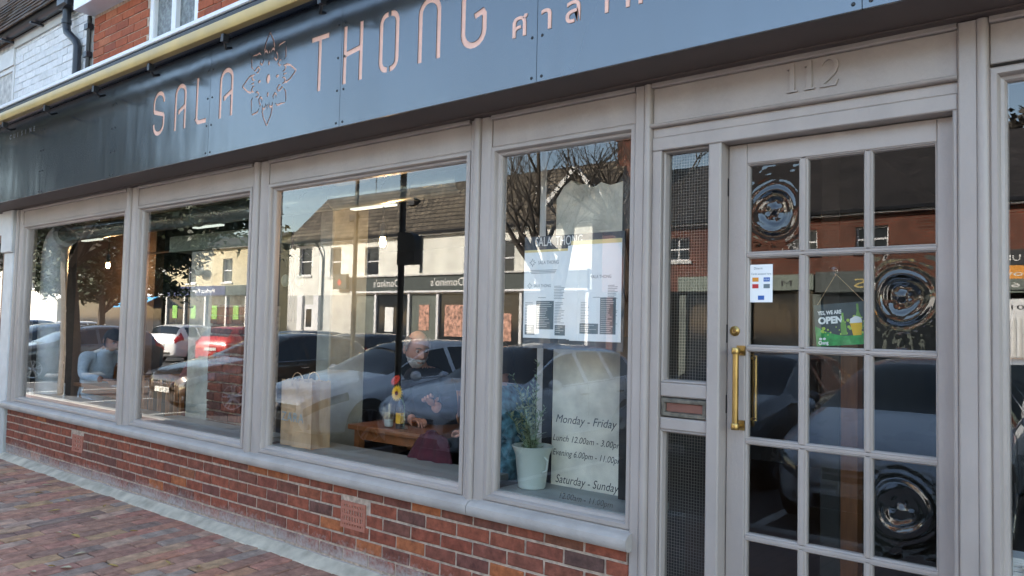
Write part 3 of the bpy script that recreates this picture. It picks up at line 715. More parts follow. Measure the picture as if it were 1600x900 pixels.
# ================================================================== UPPER FLOORS
# red brick upper wall of the shop (front at y=0), a window, the white eaves box
uw = MB(); uw.box(-7.43, -6.385, .006, .3, 2.56, 4.25); uw.box(-5.60, 2.4, .006, .3, 2.56, 4.25); uw.box(-6.39, -5.595, .006, .3, 2.56, 2.95)
uwo = uw.build('upper_wall', mortar, shop); WB[uwo.name] = Vector((0, 0, 0))
ub = [brick_mesh(.216, .067, .03, upbrick, ch=.003, jit=.002) for _ in range(6)]
for row in range(9):
    z = 3.50 + .075 * row + .0375
    for lo, hi in ((-7.43, -6.385), (-5.60, -3.6)):
        x = lo - (.1125 if row % 2 else 0)
        while x < hi:
            a, b2 = max(x + .0045, lo + .002), min(x + .2205, hi - .002)
            if b2 - a > .03: put_brick(random.choice(ub) if abs(b2 - a - .216) < .003 else brick_mesh(b2 - a, .067, .03, upbrick), (a + b2) / 2, random.uniform(-.003, .0015), z, uwo)
            x += .225
wf = MB(); wf.ring(-6.384, -5.601, 2.951, 4.20, [(0, .1), (0, .012), (.004, .008), (.060, .008), (.064, .02), (.066, .06)]); wf.box(-6.02, -5.95, .0085, .06, 3.02, 4.14)
wfo = wf.build('upper_window_frame', white_pvc, shop); WB[wfo.name] = Vector((0, 0, 0))
B(-6.318, -6.021, .045, .05, 3.018, 4.133).build('upper_window_pane', obs_glass, wfo); B(-5.949, -5.668, .045, .05, 3.018, 4.133).build('upper_window_pane', obs_glass, wfo)
eb = MB(); eb.box(-7.47, 2.4, -.17, .3, 4.205, 4.42); eb.build('eaves_box', white_pvc, shop, bevel=.004)
MB().sweep_x([(-.22, 4.43), (-.24, 4.445), (4.2, 7.0), (8.5, 4.4), (8.4, 4.3), (4.2, 6.9)], -7.42, 2.4).build('roof', dark_roof, shop)
B(-7.43, 2.4, 8.2, 8.4, 0, 4.4).build('rear_wall', redbrick_far, shop)
# neighbour's whitewashed wall
nw = B(-13, -7.435, .010, .3, 3.0, 4.42).build('upper_wall', whitemort, nbr); WB[nw.name] = Vector((0, 0, 0))
wbm = [brick_mesh(.219, .070, .03, whitebrick, ch=.004, jit=.003) for _ in range(6)]
for row in range(11):
    z = 3.52 + .075 * row + .0375
    lo, hi = -9.36, -7.58
    x = lo - (.1125 if row % 2 else 0)
    while x < hi:
        a, b2 = max(x + .003, lo), min(x + .222, hi)
        if b2 - a > .03: put_brick(random.choice(wbm) if abs(b2 - a - .219) < .003 else brick_mesh(b2 - a, .070, .03, whitebrick), (a + b2) / 2, random.uniform(-.001, .004), z, nw)
        x += .225
B(-7.572, -7.50, -.004, .2, 3.0, 4.36).build('corner_board', lintel_m, nbr)
wf = MB(); wf.ring(-10.2, -9.365, 3.0, 4.12, [(0, .1), (0, -.004), (.05, -.004), (.055, .03)]); wfo = wf.build('upper_window_frame', lintel_m, nbr); WB[wfo.name] = Vector((0, 0, 0))
B(-10.145, -9.42, .02, .025, 3.055, 4.065).build('upper_window_pane', dark_glass, wfo)
B(-13, -9.362, -.02, .2, 4.121, 4.30).build('window_lintel', lintel_m, nbr)
MB().sweep_x([(.1, 4.30), (-.02, 4.30), (-.02, 4.40), (.1, 4.40)], -9.361, -7.50).build('wall_plate', whiter, nbr)
# gutter, brackets, downpipe with swan neck
gu = MB(); pr = [(-.075 - .055 * math.cos(t), 4.44 - .06 * math.sin(t)) for t in [math.pi * i / 8 for i in range(9)]]
pr2 = [(y * 1.0 if False else (-.075 + (y + .075) * .88), 4.44 + (z - 4.44) * .88) for y, z in pr][::-1]
gu.sweep_x(pr + pr2, -13, -7.62); go = gu.build('gutter', gutter_m, nbr, smooth=True); WB[go.name] = Vector((0, 0, 0))
for x in (-9.4, -8.6): MB().box(x, x + .04, -.142, .01, 4.355, 4.375).build('gutter_bracket', gutter_m, go, bevel=.004)
MB().cbox(-7.93, -7.72, -.15, .0, 4.34, 4.56, .02).build('hopper_joint', gutter_m, nbr)
dp = MB(); dp.tube([(-7.86, -.075, 4.40), (-7.86, -.075, 4.18), (-7.845, -.070, 4.12), (-7.68, -.05, 4.00), (-7.66, -.045, 3.95), (-7.66, -.045, 3.0)], .036, 12)
dp.tube([(-7.86, -.075, 4.24), (-7.86, -.075, 4.20)], .044, 12); dp.build('downpipe', gutter_m, nbr, smooth=True)
MB().tube([(-7.475, -.025, 3.0), (-7.475, -.025, 4.20)], .02, 8).build('conduit', hinge_m, nbr, smooth=True)
for z in (3.82, 4.08): MB().box(-7.53, -7.45, -.05, -.0, z, z + .05).build('conduit_clip', gutter_m, nbr)
# neighbour roof with real tiles near the eaves
A = math.radians(61)
MB().sweep_x([(-.13, 4.46), (1.7, 4.46 + 1.83 * math.tan(A)), (6, 4.46 + 2.0 * math.tan(A)), (6, 4.3), (.3, 4.3)], -13, -7.45).build('roof', tile_m, nbr)
rf = [o for o in nbr.children if o.name.startswith('roof')][0]; WB[rf.name] = Vector((0, 0, 0))
tm = []
for k in range(5):
    w, l, h = .163, .19, .014; j = lambda: random.uniform(-.004, .004)
    vs = [(-w/2, 0, 0), (w/2, 0, 0), (w/2, l, 0), (-w/2, l, 0), (-w/2, j(), h + j() * .6), (w/2, j(), h + j() * .6), (w/2, l, .004), (-w/2, l, .004)]
    me = bpy.data.meshes.new('tile'); me.from_pydata(vs, [], [(0, 3, 2, 1), (4, 5, 6, 7), (0, 1, 5, 4), (1, 2, 6, 5), (2, 3, 7, 6), (3, 0, 4, 7)]); me.materials.append(tile_m); tm.append(me)
for r in range(14):
    for k in range(18):
        x = -10.6 + k * .168 + (.084 if r % 2 else 0)
        if x > -7.56: continue
        d = -.045 + r * .10
        o = bpy.data.objects.new('tile', random.choice(tm)); C.objects.link(o); attach(o, rf)
        o.location = (x, -.13 + d * math.cos(A), 4.462 + d * math.sin(A) + .004); o.rotation_euler = (A - .05 + random.uniform(-.03, .03), random.uniform(-.03, .03), random.uniform(-.02, .02))

# ================================================================== SIGN: dark metal panels with cut-out letters
sign = thing('shop_sign', 'long dark metal fascia sign with cut-out pale letters SALA THONG', 'sign', (-4.0, -.3, 2.55))
ys = -.300
ZB, ZT = 2.540, 3.40
SEAM = [-9.02, -7.65, -6.245, -4.83, -3.458, -2.085, -.722, .64, 2.0]
def offset_poly(pts, w):
    pts = [Vector(p) for p in pts]; L = []; Rr = []
    for i, p in enumerate(pts):
        a = (pts[i] - pts[i - 1]).normalized() if i else None
        b = (pts[i + 1] - pts[i]).normalized() if i < len(pts) - 1 else None
        if a is None: n = Vector((-b.y, b.x)); s = 1
        elif b is None: n = Vector((-a.y, a.x)); s = 1
        else:
            n = Vector((-a.y - b.y, a.x + b.x)); n = n.normalized() if n.length > 1e-6 else Vector((-a.y, a.x))
            s = 1 / max(.5, n.dot(Vector((-a.y, a.x))))
        ww = w[i] if isinstance(w, list) else w
        L.append(p + n * ww / 2 * s); Rr.append(p - n * ww / 2 * s)
    return [tuple(v) for v in L] + [tuple(v) for v in Rr[::-1]]
def arc(cx, cy, rx, ry, a0, a1, n=8):
    return [(cx + rx * math.cos(math.radians(a0 + (a1 - a0) * i / n)), cy + ry * math.sin(math.radians(a0 + (a1 - a0) * i / n))) for i in range(n + 1)]
def glyph(ch, x0, w, z0, h, t):
    """outlines (polygons in x,z) of one art-deco stencil capital; t = stroke"""
    l, r, b, tp = x0 + t / 2, x0 + w - t / 2, z0 + t / 2, z0 + h - t / 2; cx = (l + r) / 2; rx = (r - l) / 2; ry = rx * .95
    P = []
    if ch == 'S':
        P = [arc(cx, tp - ry, rx, ry, -5, 180, 9) + [(l, z0 + h * .60), (l + .01, z0 + h * .55), (r - .012, z0 + h * .455), (r, z0 + h * .40)] + arc(cx, b + ry, rx, ry, 0, -185, 9)]
    elif ch == 'A':
        P = [[(l, z0)] + arc(cx, tp - ry, rx, ry, 180, 0, 10) + [(r, z0)], [(r, z0 + h * .50), (l + rx * .75, z0 + h * .40), (l + rx * .75, z0 + h * .34)]]
    elif ch == 'L':
        P = [[(l, z0 + h), (l, b + .03)] + arc(l + .03, b + .03, .03, .03, 180, 270, 4) + [(x0 + w, b)]]
    elif ch == 'T':
        P = [[(x0, tp), (x0 + w, tp)], [(cx, tp), (cx, z0)]]
    elif ch == 'H':
        P = [[(l, z0), (l, z0 + h)], [(r, z0), (r, z0 + h)], [(l, z0 + h * .50), (r, z0 + h * .56)]]
    elif ch == 'O':
        gp = .008
        P = [[(cx - gp, tp)] + arc(l + .045, tp - .05, .045, .05, 90, 180, 5) + arc(l + .045, b + .05, .045, .05, 180, 270, 5) + [(cx - gp, b)],
             [(cx + gp, tp)] + arc(r - .045, tp - .05, .045, .05, 90, 0, 5) + arc(r - .045, b + .05, .045, .05, 0, -90, 5) + [(cx + gp, b)]]
    elif ch == 'N':
        P = [[(l, z0)] + arc(cx, tp - ry, rx, ry, 180, 0, 10) + [(r, z0)]]
    elif ch == 'G':
        P = [[(r, z0 + h * .80)] + arc(cx, tp - ry, rx, ry, 0, 180, 9) + arc(cx, b + ry, rx, ry, 180, 360, 9) + [(r, z0 + h * .47), (r - .012, z0 + h * .52), (cx + .004, z0 + h * .47)]]
    return [offset_poly(p, t) for p in P]
CUT = []     # (kind, list of polygons)
LH = .325
for ch, x0, w in (('S', -5.615, .175), ('A', -5.30, .160), ('L', -5.012, .142), ('A', -4.715, .165), ('T', -3.735, .162), ('H', -3.443, .166), ('O', -3.145, .155), ('N', -2.848, .160), ('G', -2.552, .165)):
    CUT.append(('letter', glyph(ch, x0, w, 2.772, LH, .030)))
ex, ez = -4.160, 2.937
def rot4(pl):
    out = []
    for k in range(4):
        c, s = [(1, 0), (0, 1), (-1, 0), (0, -1)][k]
        for p in pl: out.append([(ex + (x * c - y * s) * 1.0, ez + (x * s + y * c) * 1.03) for x, y in p])
    return out
t_ = .0115
half = [offset_poly([(.0, .283), (.040, .225), (.052, .188), (.050, .165)], [t_, t_, t_ * 1.2, .004]), offset_poly([(0, .283), (-.040, .225), (-.052, .188), (-.050, .165)], [t_, t_, t_ * 1.2, .004]),
        offset_poly([(.085, .165), (.105, .185), (.150, .192), (.168, .190)], [.004, t_, t_, .004]), offset_poly([(.172, .186), (.172, .14), (.176, .105), (.160, .085)], [.004, t_, t_, .004]),
        offset_poly([(.018, .145), (.020, .165), (.036, .178), (.052, .168), (.054, .148)], [.004, t_, .014, t_, .004]), offset_poly([(.062, .135), (.058, .115), (.075, .098), (.092, .11), (.088, .13), (.075, .145), (.08, .16)], [.004, t_, .012, t_, t_, t_, .004]),
        offset_poly([(-.018, .145), (-.020, .165), (-.036, .178), (-.052, .168), (-.054, .148)], [.004, t_, .014, t_, .004]), offset_poly([(-.062, .135), (-.058, .115), (-.075, .098), (-.092, .11), (-.088, .13)], [.004, t_, .012, t_, .004]),
        [(.008, .155), (.0, .195), (-.008, .155)], arc(0, .095, .010, .016, 0, 330, 7)]
CUT.append(('emblem', rot4(half) + [[(ex + .021 * math.cos(a), ez + .030 * math.sin(a)) for a in [math.pi * 2 * i / 12 for i in range(12)]]]))
def ccw(p):
    a = sum(p[i][0] * p[(i + 1) % len(p)][1] - p[(i + 1) % len(p)][0] * p[i][1] for i in range(len(p)))
    return p if a > 0 else p[::-1]
def cut_panel(rect, polys):
    """front face of a panel with holes: faces kept, faces removed, and the hole edges"""
    verts = []; faces = []
    for p in [rect] + polys:
        b = len(verts); p = ccw(p); verts += [Vector(q) for q in p]; faces.append(list(range(b, b + len(p))))
    vo, eo, fo, _, _, fof = delaunay_2d_cdt(verts, [], faces, 0, 1e-6)
    keep = [f for f, og in zip(fo, fof) if og and set(og) == {0}]
    hole = [f for f, og in zip(fo, fof) if 0 in og and len(set(og)) > 1]
    ek = {}
    for f in keep:
        for i in range(len(f)):
            a, b = f[i], f[(i + 1) % len(f)]; ek[(a, b)] = 1
    rim = []
    for f in hole:
        for i in range(len(f)):
            a, b = f[i], f[(i + 1) % len(f)]
            if (b, a) in ek: rim.append((a, b))
    return [tuple(v) for v in vo], keep, hole, rim
for i in range(len(SEAM) - 1):
    a, b = SEAM[i] + .0015, SEAM[i + 1] - .0015
    polys = [p for kind, pl in CUT for p in pl if min(q[0] for q in p) < b and max(q[0] for q in p) > a]
    rect = [(a, ZB), (b, ZB), (b, ZT), (a, ZT)]
    m = MB()
    if polys:
        vo, keep, hole, rim = cut_panel(rect, polys)
        m.add([(x, ys, z) for x, z in vo], keep)
        for p, q in rim: m.add([(vo[p][0], ys, vo[p][1]), (vo[q][0], ys, vo[q][1]), (vo[q][0], ys + .0045, vo[q][1]), (vo[p][0], ys + .0045, vo[p][1])], [(0, 1, 2, 3)])
    else:
        m.add([(a, ys, ZB), (b, ys, ZB), (b, ys, ZT), (a, ys, ZT)], [(0, 1, 2, 3)])
    m.add([(a, ys, ZB), (b, ys, ZB), (b, ys + .014, ZB), (a, ys + .014, ZB)], [(0, 3, 2, 1)])
    for x, s in ((a, 1), (b, -1)): m.add([(x, ys, ZB), (x, ys + .03, ZB), (x, ys + .03, ZT), (x, ys, ZT)], [(0, 1, 2, 3) if s > 0 else (0, 3, 2, 1)])
    o = m.build('sign_panel', sign_m, sign, recalc=False)
# pale backing seen through the cut-outs, one per letter and the emblem
for kind, pl in CUT:
    xs = [q[0] for p in pl for q in p]; zs = [q[1] for p in pl for q in p]
    B(min(xs) - .012, max(xs) + .012, ys + .005, ys + .009, min(zs) - .012, max(zs) + .012).build('letter_backing' if kind == 'letter' else 'emblem_backing', copper, sign)
B(-9.02, 2.0, ys + .015, ys + .025, ZB + .01, ZT - .01).build('sign_backboard', navy_m, sign)
sc = MB()
for i in range(1, len(SEAM) - 1):
    for dx in (-.028, .028):
        for z in (3.118, 2.93, 2.745, 2.562): 
            m = MB().lathe([(0, -.004), (.005, -.0035), (.0075, -.001), (.0075, 0)], (SEAM[i] + dx, ys, z), 8, 'y'); m.build('screw', black_m, sign)
for ch, x in (('ศ', -2.225), ('า', -2.062), ('ล', -1.930), ('า', -1.768), ('ท', -1.63)):
    m = MB(); vs, fs = text_mesh(ch, .165, offset=.001); n = len(vs)
    if n:
        xm = min(v[0] for v in vs)
        P = [(x + a - xm, ys - .004, 2.766 + b) for a, b in vs] + [(x + a - xm, ys, 2.766 + b) for a, b in vs]
        m.add(P, fs); me_e = {}
        for f in fs:
            for k in range(len(f)):
                e = (f[k], f[(k + 1) % len(f)]); me_e[e] = 1
        m.add(P, [(e[0], e[0] + n, e[1] + n, e[1]) for e in me_e if (e[1], e[0]) not in me_e])
        m.build('thai_letter', copper, sign, recalc=False)
m = MB()
for k, ch in enumerate('CUISINE'): text_into(m, ch, -8.46 + k * .098, ys - .002, 3.135, .062)
m.build('small_lettering', mat('faint_lettering', (0.42, 0.40, 0.38), 0.5, var=0.1), sign)

# ================================================================== AWNING folded above the sign
awn = thing('folded_awning', 'folded awning with long yellow front bar above the dark sign', 'awning', (-4, -.4, 3.2))
AX0, AX1 = -9.05, 1.6
MB().sweep_x([(-.29, 3.43), (-.455, 3.398), (-.464, 3.388), (-.464, 3.366), (-.455, 3.360), (-.29, 3.376)], AX0, AX1).build('top_cap', white_pvc, awn)
MB().sweep_x([(-.475, 3.202), (-.500, 3.196), (-.524, 3.202), (-.533, 3.218), (-.533, 3.258), (-.522, 3.276), (-.500, 3.282), (-.475, 3.276)], AX0, AX1).build('front_bar', gold_bar, awn, smooth=True)
MB().sweep_x([(-.305, 3.37)] + [(-.345 + .034 * math.cos(t), 3.31 + .036 * math.sin(t)) for t in [math.radians(100 + 26 * i) for i in range(8)]] + [(-.305, 3.285)], AX0, AX1).build('fabric_roll', navy_m, awn, smooth=True)
B(AX0, AX1, -.47, -.40, 3.315, 3.338).build('gap_shade_strip', black_m, awn)  # black strip stands in for the shaded gap under the cap
for x in (-8.0, -7.06, -6.14, -5.28, -4.35, -3.4, -2.4, -1.4, -.4, .6):
    m = MB(); m.box(x, x + .03, -.516, -.478, 3.143, 3.190); m.tube([(x + .015, -.498, 3.148), (x - .10, -.42, 3.15), (x - .14, -.36, 3.18)], .009, 6)
    m.build('bracket', black_m, awn)

# ================================================================== RESTAURANT INTERIOR
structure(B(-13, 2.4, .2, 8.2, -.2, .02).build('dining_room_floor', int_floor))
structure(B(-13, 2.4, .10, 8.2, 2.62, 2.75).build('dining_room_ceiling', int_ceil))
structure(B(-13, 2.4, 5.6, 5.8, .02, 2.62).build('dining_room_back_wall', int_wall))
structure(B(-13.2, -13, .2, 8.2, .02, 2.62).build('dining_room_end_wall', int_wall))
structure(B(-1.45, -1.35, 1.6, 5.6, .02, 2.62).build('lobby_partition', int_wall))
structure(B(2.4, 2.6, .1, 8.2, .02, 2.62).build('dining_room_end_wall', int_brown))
# board inside the windows
for x0, x1 in WIN: B(x0 + .03, x1 - .03, .0605, .42, .60, .635).build('window_board', board_m, shop, bevel=.004)
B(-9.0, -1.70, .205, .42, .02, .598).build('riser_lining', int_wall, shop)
# plastered piece of wall behind the last window, with its posts
pw = MB(); ux = [-2.46 + (.455) * i / 8 for i in range(9)]
pts = [(-2.44, .02), (-2.02, .02), (-2.02, 2.20)] + [(-2.02 - .42 * i / 9, 2.205 + random.uniform(-.025, .03)) for i in range(1, 9)] + [(-2.44, 2.14)]
pwo = MB().poly(pts, .36, .46).build('plaster_wall', plaster); tag(pwo, 'stained old plaster wall section behind the window with opening hours', 'wall')
tag(B(-2.56, -2.52, .375, .45, .02, 2.60).build('cream_post', lintel_m), 'thin cream post inside the window left of the plaster wall', 'post')
tag(B(-2.515, -2.455, .37, .47, .02, 2.60).build('black_post', black_m), 'black steel post beside the thin cream post', 'post')
tag(B(-1.995, -1.88, .30, .5, .02, 2.60).build('dark_column', hinge_m), 'dark column right of the stained plaster wall', 'column')
# plastered pier and exposed brick pier in the second window
tag(MB().cbox(-6.57, -6.22, .56, .9, .02, 2.05, .01).build('plaster_pier', plaster), 'pale plastered pier standing beside the exposed brick pier', 'pier')
pier = thing('brick_pier', 'exposed rough brick pier behind the second window', 'pier', (-5.95, .7, .02))
B(-6.20, -5.70, .575, .9, .02, 1.58).build('pier_core', mortar, pier)
pcore = pier.children[0]
rbm = ramp_mat('rough_brick', [(0, (0.24, 0.085, 0.055)), (0.5, (0.32, 0.105, 0.065)), (1, (0.16, 0.075, 0.06))], dirt=0.45)
for row in range(19):
    z = .06 + row * .08; x = -6.20 - (.11 if row % 2 else 0)
    while x < -5.72:
        a, b2 = max(x + .006, -6.20), min(x + .214, -5.70)
        if b2 - a > .04: put_brick(brick_mesh(b2 - a, .062, .04, rbm, ch=.008, jit=.006), (a + b2) / 2, .553 + random.uniform(-.008, .004), z + .03, pcore)
        x += .22
for z in []: pass
tag(B(-6.95, -5.2, .55, .95, 2.06, 2.20).build('green_beam', beam_m), 'green grey beam across the top of the two piers', 'beam')
# ventilation duct: elbow, run along the ceiling
duct_dark = mat('shaded_duct', (0.20, 0.24, 0.22), 0.3, metal=0.5, var=0.2)  # darker copy of the same duct metal, shade put into its colour
du = thing('ventilation_duct', 'round galvanised ventilation duct bending down beside the far left window', 'duct', (-9.6, .6, .6))
cx_ = -8.96
elb = [(cx_, .34, .64), (cx_, .34, 2.06)] + [(cx_ + .24 - .24 * math.cos(t), .34, 2.06 + .24 * math.sin(t)) for t in [math.pi / 2 * i / 6 for i in range(1, 7)]]
MB().tube(elb, .125, 20).build('duct_elbow', duct_m, du, smooth=True)
MB().tube([(cx_ + .245, .34, 2.30), (-3.1, .34, 2.30)], .078, 20).build('duct_run', duct_dark, du, smooth=True)
for x in (-8.8, -7.9, -7.0, -6.1, -5.2, -4.3, -3.5): MB().tube([(x, .34, 2.30), (x + .02, .34, 2.30)], .084, 20).build('duct_joint', duct_dark, du, smooth=True)
for z in (.95, 1.5, 1.9): MB().tube([(cx_, .34, z), (cx_, .34, z + .018)], .130, 20).build('duct_joint', duct_m, du, smooth=True)
cpipe = MB().tube([(-8.6, 1.1, 2.16), (-6.6, 1.1, 2.16)], .012, 8).build('copper_pipe', post_m); tag(cpipe, 'thin orange pipe running under the ceiling near the duct', 'pipe')
# strip lights, pendants and a spot
for x0, x1, lab in ((-8.92, -8.50, 'short strip light nearest the duct elbow'), (-6.60, -6.16, 'strip light above the green beam'), (-4.42, -3.98, 'strip light above the bearded man')):
    t = thing('strip_light', lab, 'light', ((x0 + x1) / 2, .6, 2.3), 'strip lights under the duct')
    B(x0, x1, .575, .625, 2.262, 2.275).build('lit_tube', strip_m, t); B(x0 - .01, x1 + .01, .57, .63, 2.2755, 2.30).build('housing', therm_m, t)
def pendant(x, y, z, lab, en, top=2.62):
    t = thing('pendant_lamp', lab, 'lamp', (x, y, z), 'pendant lamps with bare bulbs')
    L_ = bpy.data.lights.new('bulb_light', 'POINT'); L_.energy = en; L_.color = (1.0, .62, .30); L_.shadow_soft_size = .03
    lo_ = bpy.data.objects.new('bulb_light', L_); C.objects.link(lo_); attach(lo_, t); lo_.location = (x, y, z - .065)
    MB().tube([(x, y, z + .12), (x, y, top)], .005, 6).build('cord', black_m, t)
    MB().lathe([(0, .135), (.014, .13), (.022, .115), (.024, .05), (.028, .045), (.028, .035), (.0, .035)], (x, y, z), 16).build('socket', black_m, t, smooth=True)
    b = MB().lathe([(0, -.035), (.014, -.030), (.022, -.010), (.020, .012), (.013, .034), (.011, .036)], (x, y, z), 16).build('bulb', bulb_m, t, smooth=True)
tag(B(-11.2, -9.02, 1.45, 1.55, .02, 2.6).build('timber_partition', int_brown), 'brown timber partition lit by the bulb near the duct', 'partition')
pendant(-9.5, 1.12, 2.06, 'bare bulb glowing against the dark wall beside the duct', 2.6)
pendant(-4.09, .6, 2.015, 'bare bulb glowing above the man with the grey beard', 1.0)
t = thing('ceiling_spot', 'small lit ceiling spot seen through the upper right door pane', 'light', (-.98, 1.4, 2.6))
MB().lathe([(0, 0), (.045, 0), (.05, .01), (.0, .012)], (-1.03, 1.2, 2.605), 16).build('lit_lens', spot_m, t, smooth=True)
MB().lathe([(.045, -.004), (.062, -.004), (.064, .012), (.045, .012)], (-1.03, 1.2, 2.605), 16).build('trim', white_pvc, t, smooth=True)
# hanging metal ornament with leaf shades
t = thing('leaf_lamp', 'grey metal hanging lamp with three leaf shades on hooped arms', 'lamp', (-5.0, .5, 1.7))
m = MB()
for k in (-.16, 0, .16):
    c = -4.98 + k
    m.tube([(c - .08 * math.cos(t2), .5, 1.86 + .10 * math.sin(t2)) for t2 in [math.pi * i / 8 for i in range(9)]], .006, 6)
m.tube([(-4.99, .5, 1.45), (-4.99, .5, 2.62)], .007, 6); m.tube([(-4.95, .5, 1.45), (-4.95, .5, 1.95)], .005, 6)
m.build('arms', hinge_m, t, smooth=True)
for k in (-.24, -.08, .10):
    MB().ball((-4.98 + k, .5, 1.76), (.05, .025, .05), 8, 6).build('leaf_shade', beam_m, t, smooth=True)
# pale plastered pier behind the third window
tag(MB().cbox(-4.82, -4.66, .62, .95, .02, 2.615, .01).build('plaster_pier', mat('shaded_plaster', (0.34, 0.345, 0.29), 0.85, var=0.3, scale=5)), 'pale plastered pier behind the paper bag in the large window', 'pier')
# maroon coat hanging over the edge of the table
cv = []; cf = []; NU, NV = 20, 12
for a in range(NU + 1):
    for b in range(NV + 1):
        u = a / NU * 2 - 1; v = b / NV
        wdt = .10 + .24 * v ** .8
        cv.append((-3.36 - .05 * v + u * wdt, .40 - .05 * v + .022 * math.sin(9 * u + 2 * v) * (.3 + v) + .02 * u * u, .80 - .55 * v + .02 * math.cos(3 * u)))
for a in range(NU):
    for b in range(NV): cf.append((a * (NV + 1) + b, (a + 1) * (NV + 1) + b, (a + 1) * (NV + 1) + b + 1, a * (NV + 1) + b + 1))
co_ = MB().add(cv, cf).build('maroon_coat', cloth_m, smooth=True); tag(co_, 'dark maroon coat hanging beside the table in the large window', 'coat')
sd_ = co_.modifiers.new('thick', 'SOLIDIFY'); sd_.thickness = .012
# ---- table by the window with drinks and flowers
def table(x0, x1, y0, y1, z, lab, group):
    t = thing('table', lab, 'table', ((x0 + x1) / 2, (y0 + y1) / 2, .02), group)
    B(x0, x1, y0, y1, z - .035, z).build('tabletop', table_m, t, bevel=.006)
    for x in (x0 + .06, x1 - .06):
        for y in (y0 + .06, y1 - .06): B(x - .025, x + .025, y - .025, y + .025, .02, z - .0352).build('leg', table_m, t)
    B(x0 + .09, x1 - .09, y0 + .045, y0 + .065, z - .10, z - .0352).build('apron', table_m, t)
    return t
table(-4.28, -3.50, .50, 1.12, .76, 'orange brown wooden table in front of the bearded man', 'restaurant tables')
table(-8.75, -7.75, .50, 1.15, .76, 'orange brown wooden table in front of the woman in pale blue', 'restaurant tables')
bt = thing('beer_bottle', 'dark beer bottle with yellow label on the window table', 'bottle', (-3.86, .60, .76))
MB().lathe([(0, 0), (.029, 0), (.031, .004), (.031, .135), (.026, .160), (.014, .185), (.0125, .23), (.0145, .232), (.0145, .245), (0, .245)], (-3.86, .60, .761), 18).build('glass', amber, bt, smooth=True)
MB().lathe([(.0316, .035), (.0318, .035), (.0318, .105), (.0316, .105)], (-3.86, .60, .761), 18).build('label_band', yel_label, bt, smooth=True)
MB().lathe([(0.0, .247), (.0135, .246), (.0155, .232), (.0150, .218), (.0, .218)], (-3.86, .60, .761), 14).build('cap', brass, bt, smooth=True)
gm = clear_glass
gt = thing('pint_glass', 'half empty clear glass beside the beer bottle', 'glass', (-3.94, .57, .76))
MB().lathe([(0, 0), (.030, 0), (.042, .155), (.040, .155), (.029, .008), (0, .008)], (-3.95, .58, .761), 18).build('tumbler', gm, gt, smooth=True)
MB().lathe([(0, .009), (.0285, .009), (.0325, .055), (0, .055)], (-3.95, .58, .761), 16).build('drink', mat('pale_drink', (0.45, 0.47, 0.42), 0.2, var=0.05), gt, smooth=True)
vs_ = thing('flower_vase', 'slim clear vase holding one yellow and one red gerbera', 'vase', (-3.76, .56, .76))
MB().lathe([(0, 0), (.028, 0), (.030, .01), (.024, .09), (.016, .14), (.02, .165), (.018, .165), (.014, .14), (.022, .09), (.027, .012), (0, .012)], (-3.77, .55, .761), 16).build('vase_glass', gm, vs_, smooth=True)
def gerbera(cx, cy, cz, r, m_, par, tilt):
    st = MB().tube([(-3.77, .55, .78), (-3.77, .55, .92), (cx, cy + .012, cz)], .0032, 6).build('stem', stem_m, par)
    m = MB(); q = Matrix.Rotation(math.pi / 2 - tilt, 3, 'X')
    for ringn, (n, rr, w, lift) in enumerate(((18, 1.0, .13, .0), (16, .78, .12, .18), (12, .55, .10, .3))):
        for i in range(n):
            a = 2 * math.pi * (i + .5 * (ringn % 2)) / n; d = Vector((math.cos(a), math.sin(a), 0)); p = Vector((-math.sin(a), math.cos(a), 0))
            pts = [d * r * .15 - p * r * w * .4, d * r * .6 - p * r * w + Vector((0, 0, r * (lift * .5 + .05))), d * r * rr + Vector((0, 0, r * lift * .4)), d * r * .6 * rr + p * r * w + Vector((0, 0, r * (lift * .5 + .05))), d * r * .15 + p * r * w * .4]
            m.add([(q @ v) + Vector((cx, cy - .006, cz)) for v in pts], [(0, 1, 2, 3, 4)])
    m.build('petals', m_, par, recalc=False)['kind'] = 'stuff'
    e = MB(); e.ball((cx, cy - .010, cz), (r * .26, r * .12, r * .26), 10, 6); e.build('flower_eye', eye_r if m_ is petal_y else petal_r, par, smooth=True)
gerbera(-3.785, .50, 1.005, .056, petal_y, vs_, .1)
gerbera(-3.835, .53, 1.085, .042, petal_r, vs_, .55)
# things on the table at the left
for x, y, lab in ((-8.06, .72, 'white cup on the left table, nearer the woman'), (-7.98, .80, 'white cup behind the first on the left table')):
    tag(MB().lathe([(0, 0), (.028, 0), (.04, .09), (.037, .09), (.026, .006), (0, .006)], (x, y, .761), 14).build('cup', white_cup, smooth=True), lab, 'cup', 'white cups on the left table')
tag(MB().lathe([(0, .008), (.05, .004), (.09, .012), (.12, .022), (.12, .026), (.08, .018), (0, .014)], (-7.86, .62, .757), 20).build('plate', white_cup, smooth=True), 'white plate near the edge of the left table', 'plate')
# wooden chair
def chair(x, y, z, ang, lab):
    t = thing('chair', lab, 'chair', (x, y, z), 'slatted wooden restaurant chairs'); t.rotation_euler[2] = ang
    def add(mb, n):
        o = mb.build(n, chair_m); o.parent = t; return o
    add(B(-.21, .21, -.21, .21, .42, .45), 'seat')
    for a in (-.19, .19):
        add(B(a - .018, a + .018, -.20, -.165, 0, .4195), 'leg'); add(B(a - .018, a + .018, .17, .205, 0, .90), 'leg')
    for k in range(4): add(B(-.145 + k * .085, -.11 + k * .085, .178, .195, .452, .86), 'back_slat')
    add(B(-.168, .168, .174, .2, .862, .90), 'top_rail')
chair(-7.05, .72, .02, math.radians(95), 'orange wooden chair left of the plastered pier')
chair(-9.05, .85, .02, math.radians(265), 'wooden chair under the woman in pale blue')
chair(-4.15, 1.55, .02, math.radians(10), 'wooden chair behind the window table')
